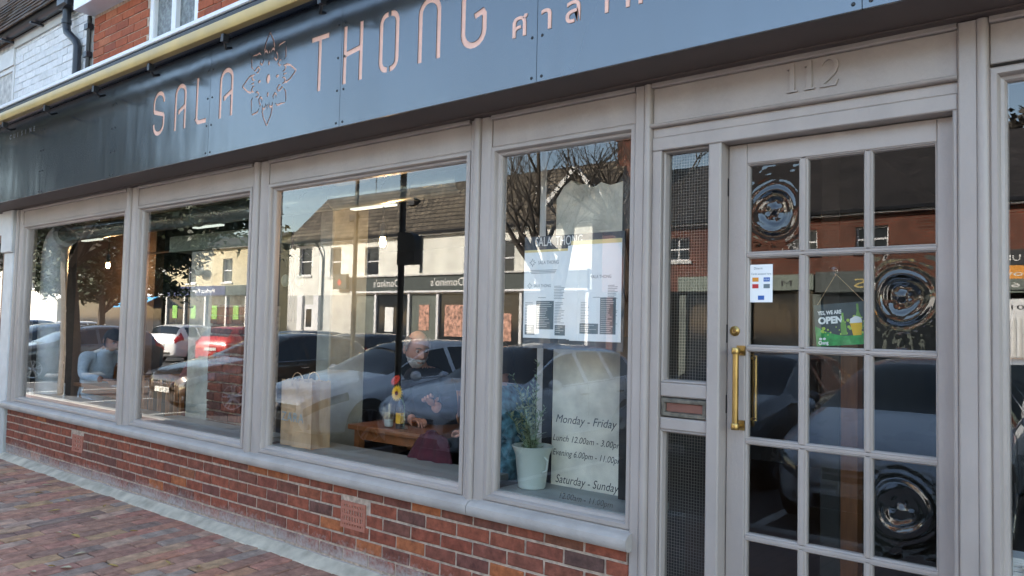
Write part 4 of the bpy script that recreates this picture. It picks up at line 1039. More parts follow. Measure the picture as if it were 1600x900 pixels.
# paper carrier bag on the board
bag = thing('paper_bag', 'brown paper carrier bag with blue grey lettering standing on the window board', 'bag', (-4.32, .22, .635))
gx, gy, gw, gd, gh = -4.33, .19, .33, .15, .43
vs = []; fs = []
NX, NZ = 10, 10
def bagp(u, k, v):
    # u along each of the four sides, v up
    sag = .010 * math.sin(3.1 * v + 2 * k) + .008 * math.sin(9 * u + 5 * v + k)
    return sag
for side in range(4):
    b0 = len(vs)
    for i in range(NX + 1):
        for j in range(NZ + 1):
            u = i / NX; v = j / NZ; s = 1.7 * bagp(u, side, v) * math.sin(math.pi * u) * (1 if side % 2 == 0 else -1.0)
            w2, d2 = gw / 2, gd / 2
            pinch = (.030 * v) * (1 - abs(2 * u - 1)) if side in (1, 3) else 0
            if side == 0: p = (gx - w2 + gw * u, gy - d2 + s, v)
            elif side == 1: p = (gx + w2 - pinch + s * .4, gy - d2 + gd * u, v)
            elif side == 2: p = (gx + w2 - gw * u, gy + d2 + s, v)
            else: p = (gx - w2 + pinch + s * .4, gy + d2 - gd * u, v)
            vs.append((p[0] - .01 * v, p[1], .6365 + gh * v + .006 * math.sin(20 * u) * v))
    for i in range(NX):
        for j in range(NZ): fs.append((b0 + i * (NZ + 1) + j, b0 + (i + 1) * (NZ + 1) + j, b0 + (i + 1) * (NZ + 1) + j + 1, b0 + i * (NZ + 1) + j + 1))
mb_ = MB().add(vs, fs); mb_.add([(gx - gw / 2, gy - gd / 2, .637), (gx + gw / 2, gy - gd / 2, .637), (gx + gw / 2, gy + gd / 2, .637), (gx - gw / 2, gy + gd / 2, .637)], [(0, 3, 2, 1)])
bg_o = mb_.build('bag_body', kraft, bag)
text_into(MB(), 'ZARA', gx - .135, gy - gd / 2 - .019, .80, .085, spacing=1.15).build('bag_lettering', kraft_print, bag)
for yy in (gy - gd / 2 + .01, gy + gd / 2 - .01):
    MB().tube([(gx - .07, yy, 1.03)] + [(gx - .07 * math.cos(t2), yy - .01, 1.03 + .09 * math.sin(t2)) for t2 in [math.pi * i / 10 for i in range(1, 10)]] + [(gx + .07, yy, 1.03)], .0035, 6).build('bag_handle', kraft, bag)
# thermostat and little things on the left board
th = thing('thermostat', 'white thermostat box with dark screen on the left window board', 'thermostat', (-8.80, .09, .66))
B(-8.86, -8.74, .095, .125, .637, .715).build('case', therm_m, th, bevel=.006); B(-8.845, -8.785, .0935, .0945, .662, .70).build('screen', menu_grey, th)
tag(MB().lathe([(0, 0), (.05, 0), (.05, .006), (.012, .012), (.012, .05), (.006, .055), (.006, .16), (0, .16)], (-8.25, .22, .6355), 12).build('candle', therm_m, smooth=True), 'thin white candle in a low holder on the left window board', 'candle')
# ---- enamel bucket with a plant
pt = thing('potted_plant', 'pale green enamel bucket holding a grey leaved sprig plant', 'plant', (-2.44, .2, .635))
pcx, pcy, pz = -2.455, .215, .6355
MB().lathe([(0, 0), (.066, 0), (.070, .004), (.088, .165), (.104, .205), (.108, .212), (.104, .214), (.098, .206), (.083, .165), (.066, .010), (0, .010)], (pcx, pcy, pz), 28).build('bucket', enamel, pt, smooth=True)
MB().lathe([(0, .155), (.08, .155)], (pcx, pcy, pz), 16).build('soil', pave_bed, pt)
hm = MB(); hm.tube([(pcx + .09, pcy - .02, pz + .165), (pcx + .112, pcy - .02, pz + .15), (pcx + .105, pcy - .02, pz + .10), (pcx + .082, pcy - .02, pz + .09)], .005, 8); hm.build('bucket_handle', enamel, pt, smooth=True)
rnd = random.Random(3)
sm = MB(); lv = MB()
for k in range(9):
    a = rnd.uniform(0, 6.28); r0 = rnd.uniform(.01, .04); top = rnd.uniform(.18, .42) if k else .50
    lean = rnd.uniform(.03, .14) if k else .02
    path = [Vector((pcx + r0 * math.cos(a), pcy + r0 * math.sin(a), pz + .15))]
    for s in range(1, 8):
        q = s / 7; path.append(Vector((pcx + (r0 + lean * q * q) * math.cos(a) + (-.02 if not k else 0) * q, pcy + (r0 + lean * q * q) * math.sin(a), pz + .15 + top * q)))
    sm.tube(path, [.0032 - .0018 * s / 7 for s in range(8)], 5)
    for s in range(1, 8):
        for n in range(8 if k else 8):
            b = rnd.uniform(0, 6.28); el = rnd.uniform(.1, .9); L = rnd.uniform(.025, .06) * (1.25 - .5 * s / 7); w = L * .17
            d = Vector((math.cos(b) * math.cos(el), math.sin(b) * math.cos(el), math.sin(el))); p0 = path[s] + (path[s - 1] - path[s]) * rnd.random()
            sd = d.cross(Vector((0, 0, 1))).normalized() * w
            lv.add([p0, p0 + d * L * .5 + sd, p0 + d * L, p0 + d * L * .5 - sd], [(0, 1, 2, 3)])
sm.build('stems', stem_m, pt); lv.build('leaves', sage, pt, recalc=False)['kind'] = 'stuff'
# ---- menu board hanging inside the last window
mnu = thing('menu_board', 'dark menu board with white printed menu sheets hanging in the window', 'menu', (-2.16, .12, 1.36))
MB().box(-2.455, -1.875, 0.0750, 0.0850, 1.352, 1.905).build('board', chalkboard, mnu)
text_into(MB(), 'SALA  THONG', -2.385, 0.0735, 1.856, .052, width=.28, zs=1.25).build('board_lettering', cafe_white, mnu)
def sheet(x0, x1, z0, z1, y, n):
    o = MB().box(x0, x1, y, y + .0012, z0, z1).build('menu_sheet', paper, mnu); return o
def yel(x0, x1, z0, z1, y): return MB().box(x0, x1, y - .0003, y + .0005, z0, z1)
s1 = sheet(-2.452, -2.172, 1.402, 1.838, 0.0720, 1); s2 = sheet(-2.170, -1.885, 1.395, 1.872, 0.0700, 2); s3 = sheet(-2.185, -2.12, 1.40, 1.85, 0.0685, 3)
yel(-2.451, -2.173, 1.826, 1.8378, 0.0717).build('sheet_edge', papery, s1); yel(-2.169, -1.886, 1.852, 1.8718, 0.0697).build('sheet_edge', papery, s2)
def menu_print(par, x0, y, x1, rows):
    blk = MB(); inkb = MB(); w = x1 - x0
    X = lambda f: x0 + w * f
    for f0, f1, z0, z1 in rows: blk.box(X(f0), X(f1), y - .0006, y - .0002, z0, z1)
    blk.build('grey_print_block', menu_grey, par)
    r2 = random.Random(5)
    for f0, f1, zt, zb in ((.04, .26, 1.575, 1.47), (.72, .96, 1.575, 1.47), (.34, .62, 1.60, 1.595), (.70, .95, 1.655, 1.59)):
        z = zt
        while z > zb:
            inkb.box(X(f0), X(f0 + (f1 - f0) * r2.uniform(.55, .95)), y - .0006, y - .0002, z, z + .0022); z -= .0075
    inkb.build('print_lines', menu_ink, par)['kind'] = 'stuff'
    lw = MB()
    for f0, f1, z0, z1 in rows:
        z = z1 - .01
        while z > z0 + .006:
            lw.box(X(f0 + .02), X(f0 + .02 + (f1 - f0 - .04) * r2.uniform(.5, .95)), y - .0009, y - .0007, z, z + .002); z -= .009
    lw.build('white_print_lines', cafe_white, par)['kind'] = 'stuff'
menu_print(s1, -2.452, 0.0720, -2.185, [(.30, .70, 1.446, 1.585), (.04, .27, 1.418, 1.468), (.73, .96, 1.418, 1.468)])
menu_print(s2, -2.115, 0.0700, -1.89, [(.52, .90, 1.43, 1.600), (.02, .48, 1.43, 1.478)])
def menu_logo(par, x, z, s, y):
    m = MB()
    for k in range(8):
        a = math.pi / 4 * k; r = s * (1 if k % 2 == 0 else .8)
        m.add([(x + math.cos(a) * r, y, z + math.sin(a) * r), (x + math.cos(a + .3) * r * .55, y, z + math.sin(a + .3) * r * .55), (x + math.cos(a - .3) * r * .55, y, z + math.sin(a - .3) * r * .55)], [(0, 1, 2)])
        m.add([(x + math.cos(a) * s * .3, y, z + math.sin(a) * s * .3), (x + math.cos(a + .6) * s * .45, y, z + math.sin(a + .6) * s * .45), (x + math.cos(a + .2) * s * .45, y, z + math.sin(a + .2) * s * .45)], [(0, 1, 2)])
    m.build('menu_emblem', menu_ink, par, recalc=False)
menu_logo(s1, -2.40, 1.775, .022, 0.0715); text_into(MB(), 'SALA THONG', -2.365, 0.0715, 1.766, .024, width=.125).build('menu_title', menu_ink, s1)
menu_logo(s1, -2.415, 1.660, .018, 0.0715); text_into(MB(), 'SALA THONG', -2.39, 0.0715, 1.653, .02, width=.105).build('menu_title', menu_ink, s1)
text_into(MB(), 'SALA THONG', -2.05, 0.0695, 1.690, .022, width=.11).build('menu_title', menu_ink, s2)
for q in range(3):
    MB().box(-2.42 + q * .006, -2.25 - q * .006, 0.0712, 0.0715, 1.735 - q * .007, 1.7375 - q * .007).build('menu_line', menu_ink, s1)
tag(B(-2.16, -2.03, .150, .155, 1.378, 1.395).build('menu_clip', therm_m), 'small pale clip under the menu sheets', 'clip')
tag(B(-1.872, -1.855, .12, .18, 1.42, 1.92).build('hanging_bracket', post_m), 'orange brown hanging strip right of the menu board', 'strip')
mnu.location.x += .03
# ---- opening hours in black script on the pane
hrs = thing('opening_hours', 'black script opening hours lettered on the pane below the menu board', 'lettering', (-2.03, .0595, .63))
def script(txt, x0, x1, z, size, swash=()):
    swash = ()
    m = MB(); text_into(m, txt, x0, .0592, z, size, width=x1 - x0, shear=.30)
    for k in swash:   # flourishes on the capitals
        cx, cz, r = k
        m.add(*(lambda P: ([(a, .0592, b) for a, b in P], [tuple(range(len(P)))]))(offset_poly([(cx + r * math.cos(t2) * (1 - .08 * i), cz + r * .9 * math.sin(t2) * (1 - .08 * i)) for i, t2 in enumerate([math.radians(20 + 40 * q) for q in range(8)])], .0035)))
    m.build('script_line', ink, hrs, recalc=False)
script('Monday - Friday', -2.20, -1.86, 1.005, .055, ((-2.205, 1.035, .014), (-1.998, 1.04, .013)))
script('Lunch 12.00am - 3.00pm', -2.215, -1.832, .918, .042, ((-2.212, .945, .013),))
script('Evening 6.00pm - 11.00pm', -2.215, -1.828, .850, .042, ((-2.212, .876, .013),))
script('Saturday - Sunday', -2.195, -1.845, .722, .055, ((-2.198, .747, .014), (-2.008, .754, .013)))
script('12.00am - 11.00pm', -2.17, -1.875, .650, .040)

# ---- door: OPEN sign, card sticker, brown post, shelf at the right
yy = .135
op = thing('open_sign', 'green and black hanging sign saying yes we are open behind the door pane', 'sign', (-.915, yy, 1.70))
MB().box(-1.012, -.812, yy, yy + .004, 1.412, 1.575).build('sign_card', slate, op)
gsw = MB(); P = [(-1.012, 1.413), (-.812, 1.413), (-.812, 1.462)] + [(-.812 - .2 * i / 10, 1.462 - .022 * math.sin(math.pi * i / 10 * .9) + .038 * (i / 10) ** 2) for i in range(1, 11)]
gsw.add([(a, yy - .0006, b) for a, b in P], [tuple(range(len(P)))]); gsw.build('green_swoosh', green_m, op)
text_into(MB(), 'YES, WE ARE', -.998, yy - .0010, 1.535, .02, width=.090, offset=.0008).build('sign_lettering', paper, op)
text_into(MB(), 'OPEN', -.998, yy - .0010, 1.500, .034, width=.092, zs=1.05, offset=.0018).build('sign_lettering', paper, op)
text_into(MB(), 'Chang', -1.004, yy - .0014, 1.420, .018, width=.038, offset=.0008).build('sign_lettering', paper, op)
m = MB(); r3 = random.Random(9)
for k in range(46):
    a, b = r3.uniform(-1.0, -.83), r3.uniform(1.455, 1.50) if k < 34 else r3.uniform(1.50, 1.54); r = r3.uniform(.002, .007)
    if b > 1.495 and a < -.91: continue
    m.add([(a + r * math.cos(t2), yy - .0008 - k * .00001, b + r * math.sin(t2)) for t2 in [math.pi / 4 * i for i in range(8)]], [tuple(range(8))])
m.build('bokeh_spots', lime, op)['kind'] = 'stuff'
m = MB(); m.add([(-.872, yy - .0012, 1.448), (-.842, yy - .0012, 1.448), (-.836, yy - .0012, 1.495), (-.880, yy - .0012, 1.495)], [(0, 1, 2, 3)]); m.build('beer_picture', beer, op)
m = MB(); m.add([(-.880, yy - .0013, 1.495), (-.836, yy - .0013, 1.495), (-.838, yy - .0013, 1.514), (-.858, yy - .0013, 1.522), (-.878, yy - .0013, 1.512)], [(0, 1, 2, 3, 4)]); m.build('foam_picture', paper, op)
m = MB()
for bx, bz, s_ in ((-.905, 1.452, 1), (-.848, 1.47, 1.15), (-.822, 1.452, 1)):
    m.add([(bx - .011 * s_, yy - .0011, bz), (bx + .011 * s_, yy - .0011, bz), (bx + .010 * s_, yy - .0011, bz + .04 * s_), (bx + .004, yy - .0011, bz + .06 * s_), (bx + .004, yy - .0011, bz + .085 * s_), (bx - .004, yy - .0011, bz + .085 * s_), (bx - .004, yy - .0011, bz + .06 * s_), (bx - .010 * s_, yy - .0011, bz + .04 * s_)], [tuple(range(8))])
m.build('bottle_pictures', poster_g, op)
for dx_, s_ in ((.012, 1), (.02, -1)):
    pass
eph = MB()
for k in (0, .014): eph.ball((-.994 + k, yy - .0012, 1.441), (.006, .0006, .005), 8, 5)
eph.build('twin_emblem', paper, op)
MB().tube([(-1.003, yy + .002, 1.566), (-.915, yy - .004, 1.688), (-.822, yy + .002, 1.572)], .0016, 5).build('string', kraft, op)
MB().lathe([(0, -.004), (.014, -.002), (.022, .012), (.021, .013), (.012, .002), (0, .001)], (-.915, .112, 1.700), 18, 'y').build('suction_cup', clear_glass, op, smooth=True)
MB().tube([(-.915, .128, 1.712), (-.906, .13, 1.704), (-.908, .13, 1.694), (-.917, .13, 1.692), (-.917, .13, 1.680)], .0018, 6).build('hook', chrome, op)
op.rotation_euler[1] = math.radians(-5); op.location.x -= .018
st = thing('payment_sticker', 'small white card payment sticker in the second left door pane', 'sticker', (-1.21, .1, 1.65))
B(-1.262, -1.168, .0985, .0995, 1.578, 1.732).build('sticker_paper', paper, st)
text_into(MB(), 'Dine-in', -1.245, .0980, 1.712, .014, width=.035).build('sticker_lettering', menu_grey, st)
text_into(MB(), 'Cards accepted here', -1.256, .0980, 1.690, .012, width=.082).build('sticker_lettering', menu_grey, st)
for a, b, mm in ((-1.252, 1.662, orange_print), (-1.205, 1.662, blue_print), (-1.252, 1.635, red_print), (-1.205, 1.635, menu_grey), (-1.228, 1.588, blue_print)):
    B(a, a + .026, .0979, .0983, b, b + .017).build('card_logo', mm, st)
text_into(MB(), 'VISA', -1.2035, .0977, 1.667, .010, width=.022).build('sticker_lettering', paper, st)
tag(B(-1.055, -.985, .62, .70, .02, 1.50).build('brown_post', post_m), 'orange brown timber post standing inside behind the door', 'post')
tag(B(-.44, 1.5, .16, .50, .60, .64).build('display_shelf', table_m, bevel=.004), 'wooden shelf inside the window right of the door', 'shelf')
for (x, y, n_, lab) in ((-.40, .24, 9, 'taller stack of white leaflets on the display shelf'), (-.25, .22, 6, 'lower stack of white leaflets right of the taller one')):
    s_ = thing('leaflet_stack', lab, 'leaflets', (x, y, .64), 'leaflet stacks on the shelf')
    for k in range(n_):
        o = MB().box(-.075, .075, -.055, .055, 0, .007).build('leaflet', paper); o.parent = s_; o.location = (random.uniform(-.006, .006), random.uniform(-.006, .006), .0005 + k * .0078); o.rotation_euler[2] = random.uniform(-.12, .12)

# ================================================================== PEOPLE
def skin_body(V_, E_, rad, sub=2):
    me = bpy.data.meshes.new('sk'); me.from_pydata([Vector(v) for v in V_], E_, [])
    o = bpy.data.objects.new('sk', me); C.objects.link(o)
    md = o.modifiers.new('s', 'SKIN'); me.skin_vertices[0].data[0].use_root = True
    for i, r in enumerate(rad):
        rr = r if isinstance(r, tuple) else (r, r); me.skin_vertices[0].data[i].radius = rr
    md.use_smooth_shade = True
    sb = o.modifiers.new('b', 'SUBSURF'); sb.levels = sub; sb.render_levels = sub
    dg = bpy.context.evaluated_depsgraph_get(); ev = o.evaluated_get(dg)
    m2 = bpy.data.meshes.new_from_object(ev)
    vs = [v.co.copy() for v in m2.vertices]; fs = [tuple(p.vertices) for p in m2.polygons]
    bpy.data.objects.remove(o); bpy.data.meshes.remove(me); bpy.data.meshes.remove(m2)
    return vs, fs
def gs(x, y, z, c, s): return math.exp(-(((x - c[0]) / s[0]) ** 2 + ((y - c[1]) / s[1]) ** 2 + ((z - c[2]) / s[2]) ** 2))
def head_mesh(nu=56, nv=44):
    """a head facing -y, centred on the skull, about 0.24 m tall"""
    vs = []; fs = []
    for j in range(nv + 1):
        ph = -math.pi / 2 + math.pi * j / nv
        for i in range(nu):
            t2 = 2 * math.pi * i / nu
            x, y, z = math.cos(ph) * math.sin(t2), -math.cos(ph) * math.cos(t2), math.sin(ph)
            X, Y, Z = x * .076, y * .096, z * .118
            front = max(0, -y)
            if Z < -.02:   # jaw narrows
                k = min(1, (-.02 - Z) / .1); X *= 1 - .30 * k; Y = Y * (1 - .12 * k) - .012 * k * front
            if Z > 0: X *= 1 + .03 * z
            d = 0
            d += .026 * gs(X, 0, Z, (0, 0, -.022), (.013, 1, .020)) * front ** 2      # nose tip
            d += .014 * gs(X, 0, Z, (0, 0, .002), (.010, 1, .030)) * front ** 2       # bridge
            d += .007 * gs(X, 0, Z, (0, 0, .030), (.05, 1, .012)) * front             # brow
            for s in (-1, 1):
                d -= .011 * gs(X, 0, Z, (s * .031, 0, .010), (.017, 1, .013)) * front
                d += .005 * gs(X, 0, Z, (s * .042, 0, -.022), (.02, 1, .02)) * front   # cheek
                d += .004 * gs(X, 0, Z, (s * .014, 0, -.028), (.008, 1, .008)) * front  # nostril wing
            d += .006 * gs(X, 0, Z, (0, 0, -.056), (.022, 1, .006)) * front - .005 * gs(X, 0, Z, (0, 0, -.064), (.026, 1, .004)) * front + .006 * gs(X, 0, Z, (0, 0, -.073), (.02, 1, .007)) * front
            d += .008 * gs(X, 0, Z, (0, 0, -.100), (.024, 1, .016)) * front           # chin
            vs.append(Vector((X, Y - d, Z)))
    for j in range(nv):
        for i in range(nu):
            k = (i + 1) % nu; fs.append((j * nu + i, j * nu + k, (j + 1) * nu + k, (j + 1) * nu + i))
    return vs, fs
HV, HF = head_mesh()
def shell(cond, off, rough_=.0):
    """faces of the head lying where cond is true, pushed out: hair or beard with an uneven surface"""
    nv_ = []; nf = []; mp = {}
    rr = random.Random(4)
    for f in HF:
        c = sum((HV[i] for i in f), Vector()) / 4
        if not cond(c): continue
        ff = []
        for i in f:
            if i not in mp:
                v = HV[i]; n = Vector((v.x / .0058, v.y / .0092, v.z / .0139)).normalized()
                e = off * (1 + rr.uniform(-rough_, rough_)); mp[i] = len(nv_); nv_.append(v + n * e)
            ff.append(mp[i])
        nf.append(tuple(ff))
    return nv_, nf
def finger_set(wrist, dirv, palmn, curl, s=1.0, side=1):
    """palm and five separate fingers; returns one skin chain per finger"""
    d = Vector(dirv).normalized(); n = Vector(palmn).normalized(); a = d.cross(n).normalized() * side
    w = Vector(wrist); out = []
    V_ = [w, w + d * .04 * s, w + d * .085 * s + a * .0]; 
    out.append((V_, [(0, 1), (1, 2)], [(.024 * s, .017 * s), (.036 * s, .016 * s), (.038 * s, .014 * s)]))
    L = [.070, .078, .073, .058]
    for k in range(4):
        b = w + d * .082 * s + a * (.030 - .020 * k) * s
        c1 = curl * .8; c2 = curl * 1.9; c3 = curl * 2.7
        p1 = b + (d * math.cos(c1) + n * math.sin(c1)) * L[k] * .45 * s; p2 = p1 + (d * math.cos(c2) + n * math.sin(c2)) * L[k] * .32 * s; p3 = p2 + (d * math.cos(c3) + n * math.sin(c3)) * L[k] * .25 * s
        out.append(([b - d * .02 * s, b, p1, p2, p3], [(0, 1), (1, 2), (2, 3), (3, 4)], [.0095 * s, .0098 * s, .0088 * s, .008 * s, .0068 * s]))
    b = w + d * .025 * s + a * .028 * s; p1 = b + (d * .55 + a * .6 + n * .35) * .04 * s; p2 = p1 + (d * .8 + a * .15 + n * .5) * .03 * s
    out.append(([b, p1, p2], [(0, 1), (1, 2)], [.013 * s, .0105 * s, .0085 * s]))
    return out
def person(lab, hip, chest, neck, head_c, yaw, tilt, arms, legs, cloth, skinm, hairm, hs=1.0, beard=None, bald=False, cuff=.0, hands=True, roll=0.0, legm=None):
    """hip/chest/neck/head in world metres; arms = [(shoulder, elbow, wrist, handdir, palmn)], legs = [(hipjoint, knee, ankle)]"""
    t = thing('person', lab, 'person', (hip[0], hip[1], .02))
    V_ = [hip, ((hip[0] + chest[0]) / 2, (hip[1] + chest[1]) / 2, (hip[2] + chest[2]) / 2), chest, neck]
    E_ = [(0, 1), (1, 2), (2, 3)]; Rd = [(.165, .13), (.155, .125), (.185, .13), (.062, .062)]
    jaw = Vector(head_c) + Vector((0, .012, -.075)) * hs
    V_.append(tuple(jaw)); E_.append((3, 4)); Rd.append((.055, .055))
    for sh, el, wr, hd, pn in arms:
        i = len(V_); V_ += [sh, el, wr]; E_ += [(2, i), (i, i + 1), (i + 1, i + 2)]; Rd += [(.072, .072), (.052, .052), (.036, .036)]
    for hj, kn, an in legs:
        i = len(V_); V_ += [hj, kn, an]; E_ += [(0, i), (i, i + 1), (i + 1, i + 2)]; Rd += [(.095, .095), (.066, .066), (.045, .045)]
    vs, fs = skin_body(V_, E_, Rd)
    m = MB(); m.cur = 0
    nk = Vector(neck); 
    cl = []; sk = []; lg = []
    for f in fs:
        c = sum((vs[i] for i in f), Vector()) / len(f)
        is_skin = c.z > nk.z + .012
        for sh, el, wr, hd, pn in arms:
            if (c - Vector(wr)).length < .055 and cuff >= 0: is_skin = True
        if is_skin: sk.append(f)
        elif legs and c.z < hip[2] - .02: lg.append(f)
        else: cl.append(f)
    m.v = [tuple(v) for v in vs]; m.f = cl + sk + lg; m.mi = [0] * len(cl) + [1] * len(sk) + [2] * len(lg)
    q = Matrix.Rotation(yaw, 3, 'Z') @ Matrix.Rotation(roll, 3, 'Y') @ Matrix.Rotation(tilt, 3, 'X')
    hc = Vector(head_c)
    T = lambda v: (q @ (v * hs)) + hc
    m.cur = 1; m.add([T(v) for v in HV], HF)
    for s in (-1, 1):   # ears
        e = MB().ball((s * .078, .012, -.008), (.010, .020, .031), 10, 8); m.add([T(Vector(v)) for v in e.v], e.f)
    if hands:
        for k, (sh, el, wr, hd, pn) in enumerate(arms):
            for V2, E2, R2 in finger_set(wr, hd, pn, .55, 1.0, 1 if k == 0 else -1):
                a, b = skin_body(V2, E2, R2, 1); m.add(a, b)
    bo = m.build('body', [cloth, skinm, legm or trouser], t, smooth=True, recalc=False, angle=180); WB[bo.name] = Vector((0, 0, 0))
    for s in (-1, 1):
        e = MB().ball((s * .031, -.0835, .010), .0105, 10, 8); MB().add([T(Vector(v)) for v in e.v], e.f).build('eye', eye_w, t, smooth=True)
        e = MB().ball((s * .031, -.0935, .008), (.0055, .003, .0055), 8, 6); MB().add([T(Vector(v)) for v in e.v], e.f).build('pupil', eye_r, t, smooth=True)
        e = MB().tube([(s * .015, -.098, .030), (s * .030, -.098, .035), (s * .046, -.088, .030)], .004, 6); MB().add([T(Vector(v)) for v in e.v], e.f).build('eyebrow', hairm, t, smooth=True)
    if bald: hc_ = lambda c: (c.z > -.03 and c.y > -.035 and c.z < .075) and (abs(c.x) > .045 or c.y > .02) and not (c.y < .0 and c.z < -.01)
    else: hc_ = lambda c: (c.z > .045 and c.y > -.095) or (c.y > -.02 and c.z > -.07)
    hv, hf = shell(hc_, .010, .35); MB().add([T(v) for v in hv], hf).build('hair', hairm, t, smooth=True, recalc=False, angle=180)
    if beard:
        bv, bf = shell(lambda c: c.y < -.005 and c.z < -.040 and not (abs(c.x) < .020 and -.068 < c.z < -.056) and c.z < -.045 + .35 * max(0, abs(c.x) - .03), .008, .5)
        MB().add([T(v) for v in bv], bf).build('beard', beard, t, smooth=True, recalc=False, angle=180)
    return t
# bearded man behind the window table, looking down to the right
man = person('bald bearded older man in black seated at the window table', (-3.92, 1.10, .50), (-3.96, 1.0, .98), (-3.97, .88, 1.14), (-3.93, .80, 1.285), math.radians(70), math.radians(16),
    [((-3.78, .94, 1.06), (-3.60, .82, .86), (-3.60, .64, .93), (.1, -.6, .55), (.6, -.2, -.6)), ((-4.16, .96, 1.05), (-4.20, .84, .84), (-3.90, .76, .80), (.9, -.2, .1), (0, 0, -1))],
    [((-3.82, 1.05, .50), (-3.60, .62, .50), (-3.60, .66, .08)), ((-4.04, 1.05, .50), (-3.98, .62, .50), (-3.98, .68, .08))], cloth_k, skin, hair_g, 1.06, beard_w, True, legm=cloth_m)
# woman in pale blue at the left table, seen from behind her shoulder, head bent over her food
wom = person('woman in pale blue jumper bent over the left table', (-8.72, .70, .50), (-8.62, .68, .96), (-8.42, .68, 1.11), (-8.30, .68, 1.215), math.radians(95), math.radians(26),
    [((-8.50, .50, 1.05), (-8.44, .46, .84), (-8.20, .56, .82), (.8, .3, 0), (0, 0, -1)), ((-8.55, .88, 1.05), (-8.45, .95, .85), (-8.20, .85, .82), (.8, -.2, 0), (0, 0, -1))],
    [((-8.66, .60, .50), (-8.28, .60, .52), (-8.26, .60, .08)), ((-8.66, .80, .50), (-8.28, .80, .52), (-8.26, .80, .08))], cloth_b, skin, hair_d)
col = MB().tube([(-8.50 + .075 * math.cos(a), .68 + .085 * math.sin(a), 1.085 + .03 * math.cos(a)) for a in [2 * math.pi * i / 14 for i in range(15)]], .016, 6).build('collar', paper, wom, smooth=True)
pers3 = person('person in a dark red top facing the woman in pale blue', (-6.95, 1.05, .50), (-7.0, 1.05, .96), (-7.08, 1.05, 1.10), (-7.13, 1.05, 1.24), math.radians(-80), math.radians(14),
    [((-7.05, .87, 1.03), (-7.15, .84, .84), (-7.40, .90, .82), (-.9, .1, 0), (0, 0, -1)), ((-7.05, 1.23, 1.03), (-7.15, 1.25, .84), (-7.40, 1.15, .82), (-.9, -.1, 0), (0, 0, -1))],
    [((-6.98, .95, .50), (-7.38, .95, .52), (-7.38, .95, .08)), ((-6.98, 1.15, .50), (-7.38, 1.15, .52), (-7.38, 1.15, .08))], cloth_r, skin, hair_d)
pers4 = person('person in a blue and green patterned top half hidden by the window post', (-2.85, .62, .50), (-2.95, .62, .95), (-3.01, .62, 1.10), (-3.06, .64, 1.24), math.radians(-75), math.radians(8),
    [((-2.95, .45, 1.03), (-2.93, .36, .82), (-3.15, .50, .80), (-.9, .1, .2), (0, 0, -1)), ((-2.99, .79, 1.02), (-3.01, .84, .82), (-3.21, .68, .80), (-.9, -.1, .2), (0, 0, -1))],
    [((-2.88, .53, .50), (-3.15, .60, .50), (-3.15, .62, .08)), ((-2.88, .72, .50), (-3.15, .80, .50), (-3.15, .82, .08))], cloth_f, skin, hair_d)

# ================================================================== ACROSS THE STREET (seen mirrored in the shop's panes)
FY = -18.5
def house(lab, x0, x1, eaves, ridge, rdepth, wallm, roofm, wins, name='terrace_house', depth=None, gable_l=False, sash=True, gf=None):
    t = thing(name, lab, 'building', ((x0 + x1) / 2, FY - 2, -.1))
    D_ = depth or 2 * rdepth
    zs = .12
    # front wall pieces round the window openings
    m = MB(); zlo = 2.62 if gf else -.2
    xs = sorted(wins, key=lambda w: w[0]); cur = x0
    for (a, b, c, d) in xs:
        m.box(cur, a, FY - .3, FY, zlo, eaves); m.box(a, b, FY - .3, FY, zlo, c); m.box(a, b, FY - .3, FY, d, eaves); cur = b
    m.box(cur, x1, FY - .3, FY, zlo, eaves)
    # gables and back
    for x, s in ((x0, 1), (x1, -1)):
        xa, xb = (x, x + .25) if s > 0 else (x - .25, x)
        vs = []
        for xx in (xa, xb): vs += [(xx, FY - .301, -.2), (xx, FY - D_, -.2), (xx, FY - D_, eaves), (xx, FY - rdepth, ridge - .1), (xx, FY - .301, eaves + .05)]
        m.add(vs, [(0, 1, 2, 3, 4), (9, 8, 7, 6, 5)] + [(i, 5 + i, 5 + (i + 1) % 5, (i + 1) % 5) for i in range(5)])
    m.box(x0 + .25, x1 - .25, FY - D_, FY - D_ + .25, -.2, eaves)
    w = m.build('wall', wallm, t)
    r = MB().sweep_x([(FY + .22, eaves - .06), (FY + .22, eaves + .02), (FY - rdepth, ridge), (FY - D_ - .2, eaves + .02), (FY - D_ - .2, eaves - .06), (FY - rdepth, ridge - .14)], x0 - .12, x1 + .12).build('roof', roofm, t)
    MB().sweep_x([(FY + .22, eaves - .05), (FY + .31, eaves - .04), (FY + .33, eaves + .04), (FY + .22, eaves + .04)], x0 - .1, x1 + .1).build('gutter', gutter_m, t)
    MB().box(x0, x1, FY + .001, FY + .21, eaves - .10, eaves - .05).build('eaves_board', lintel_m, t)
    for (a, b, c, d) in wins:
        f = MB(); f.ring(a, b, c, d, [(0, FY - .16), (0, FY - .10), (.05, FY - .10), (.05, FY - .13)])
        f.v = [(v[0], v[1], v[2]) for v in f.v]
        f.box(a, b, FY - .13, FY - .105, (c + d) / 2 - .02, (c + d) / 2 + .025)
        if not sash:
            f.box((a + b) / 2 - .02, (a + b) / 2 + .02, FY - .13, FY - .106, c, d)
        fo = f.build('window', white_pvc, t); WB[fo.name] = Vector((0, 0, 0))
        B(a + .04, b - .04, FY - .15, FY - .135, c + .04, d - .04).build('pane', dark_glass, fo)
        B(a - .08, b + .08, FY - .10, FY + .07, c - .09, c - .002).build('sill', lintel_m, fo)
    return t
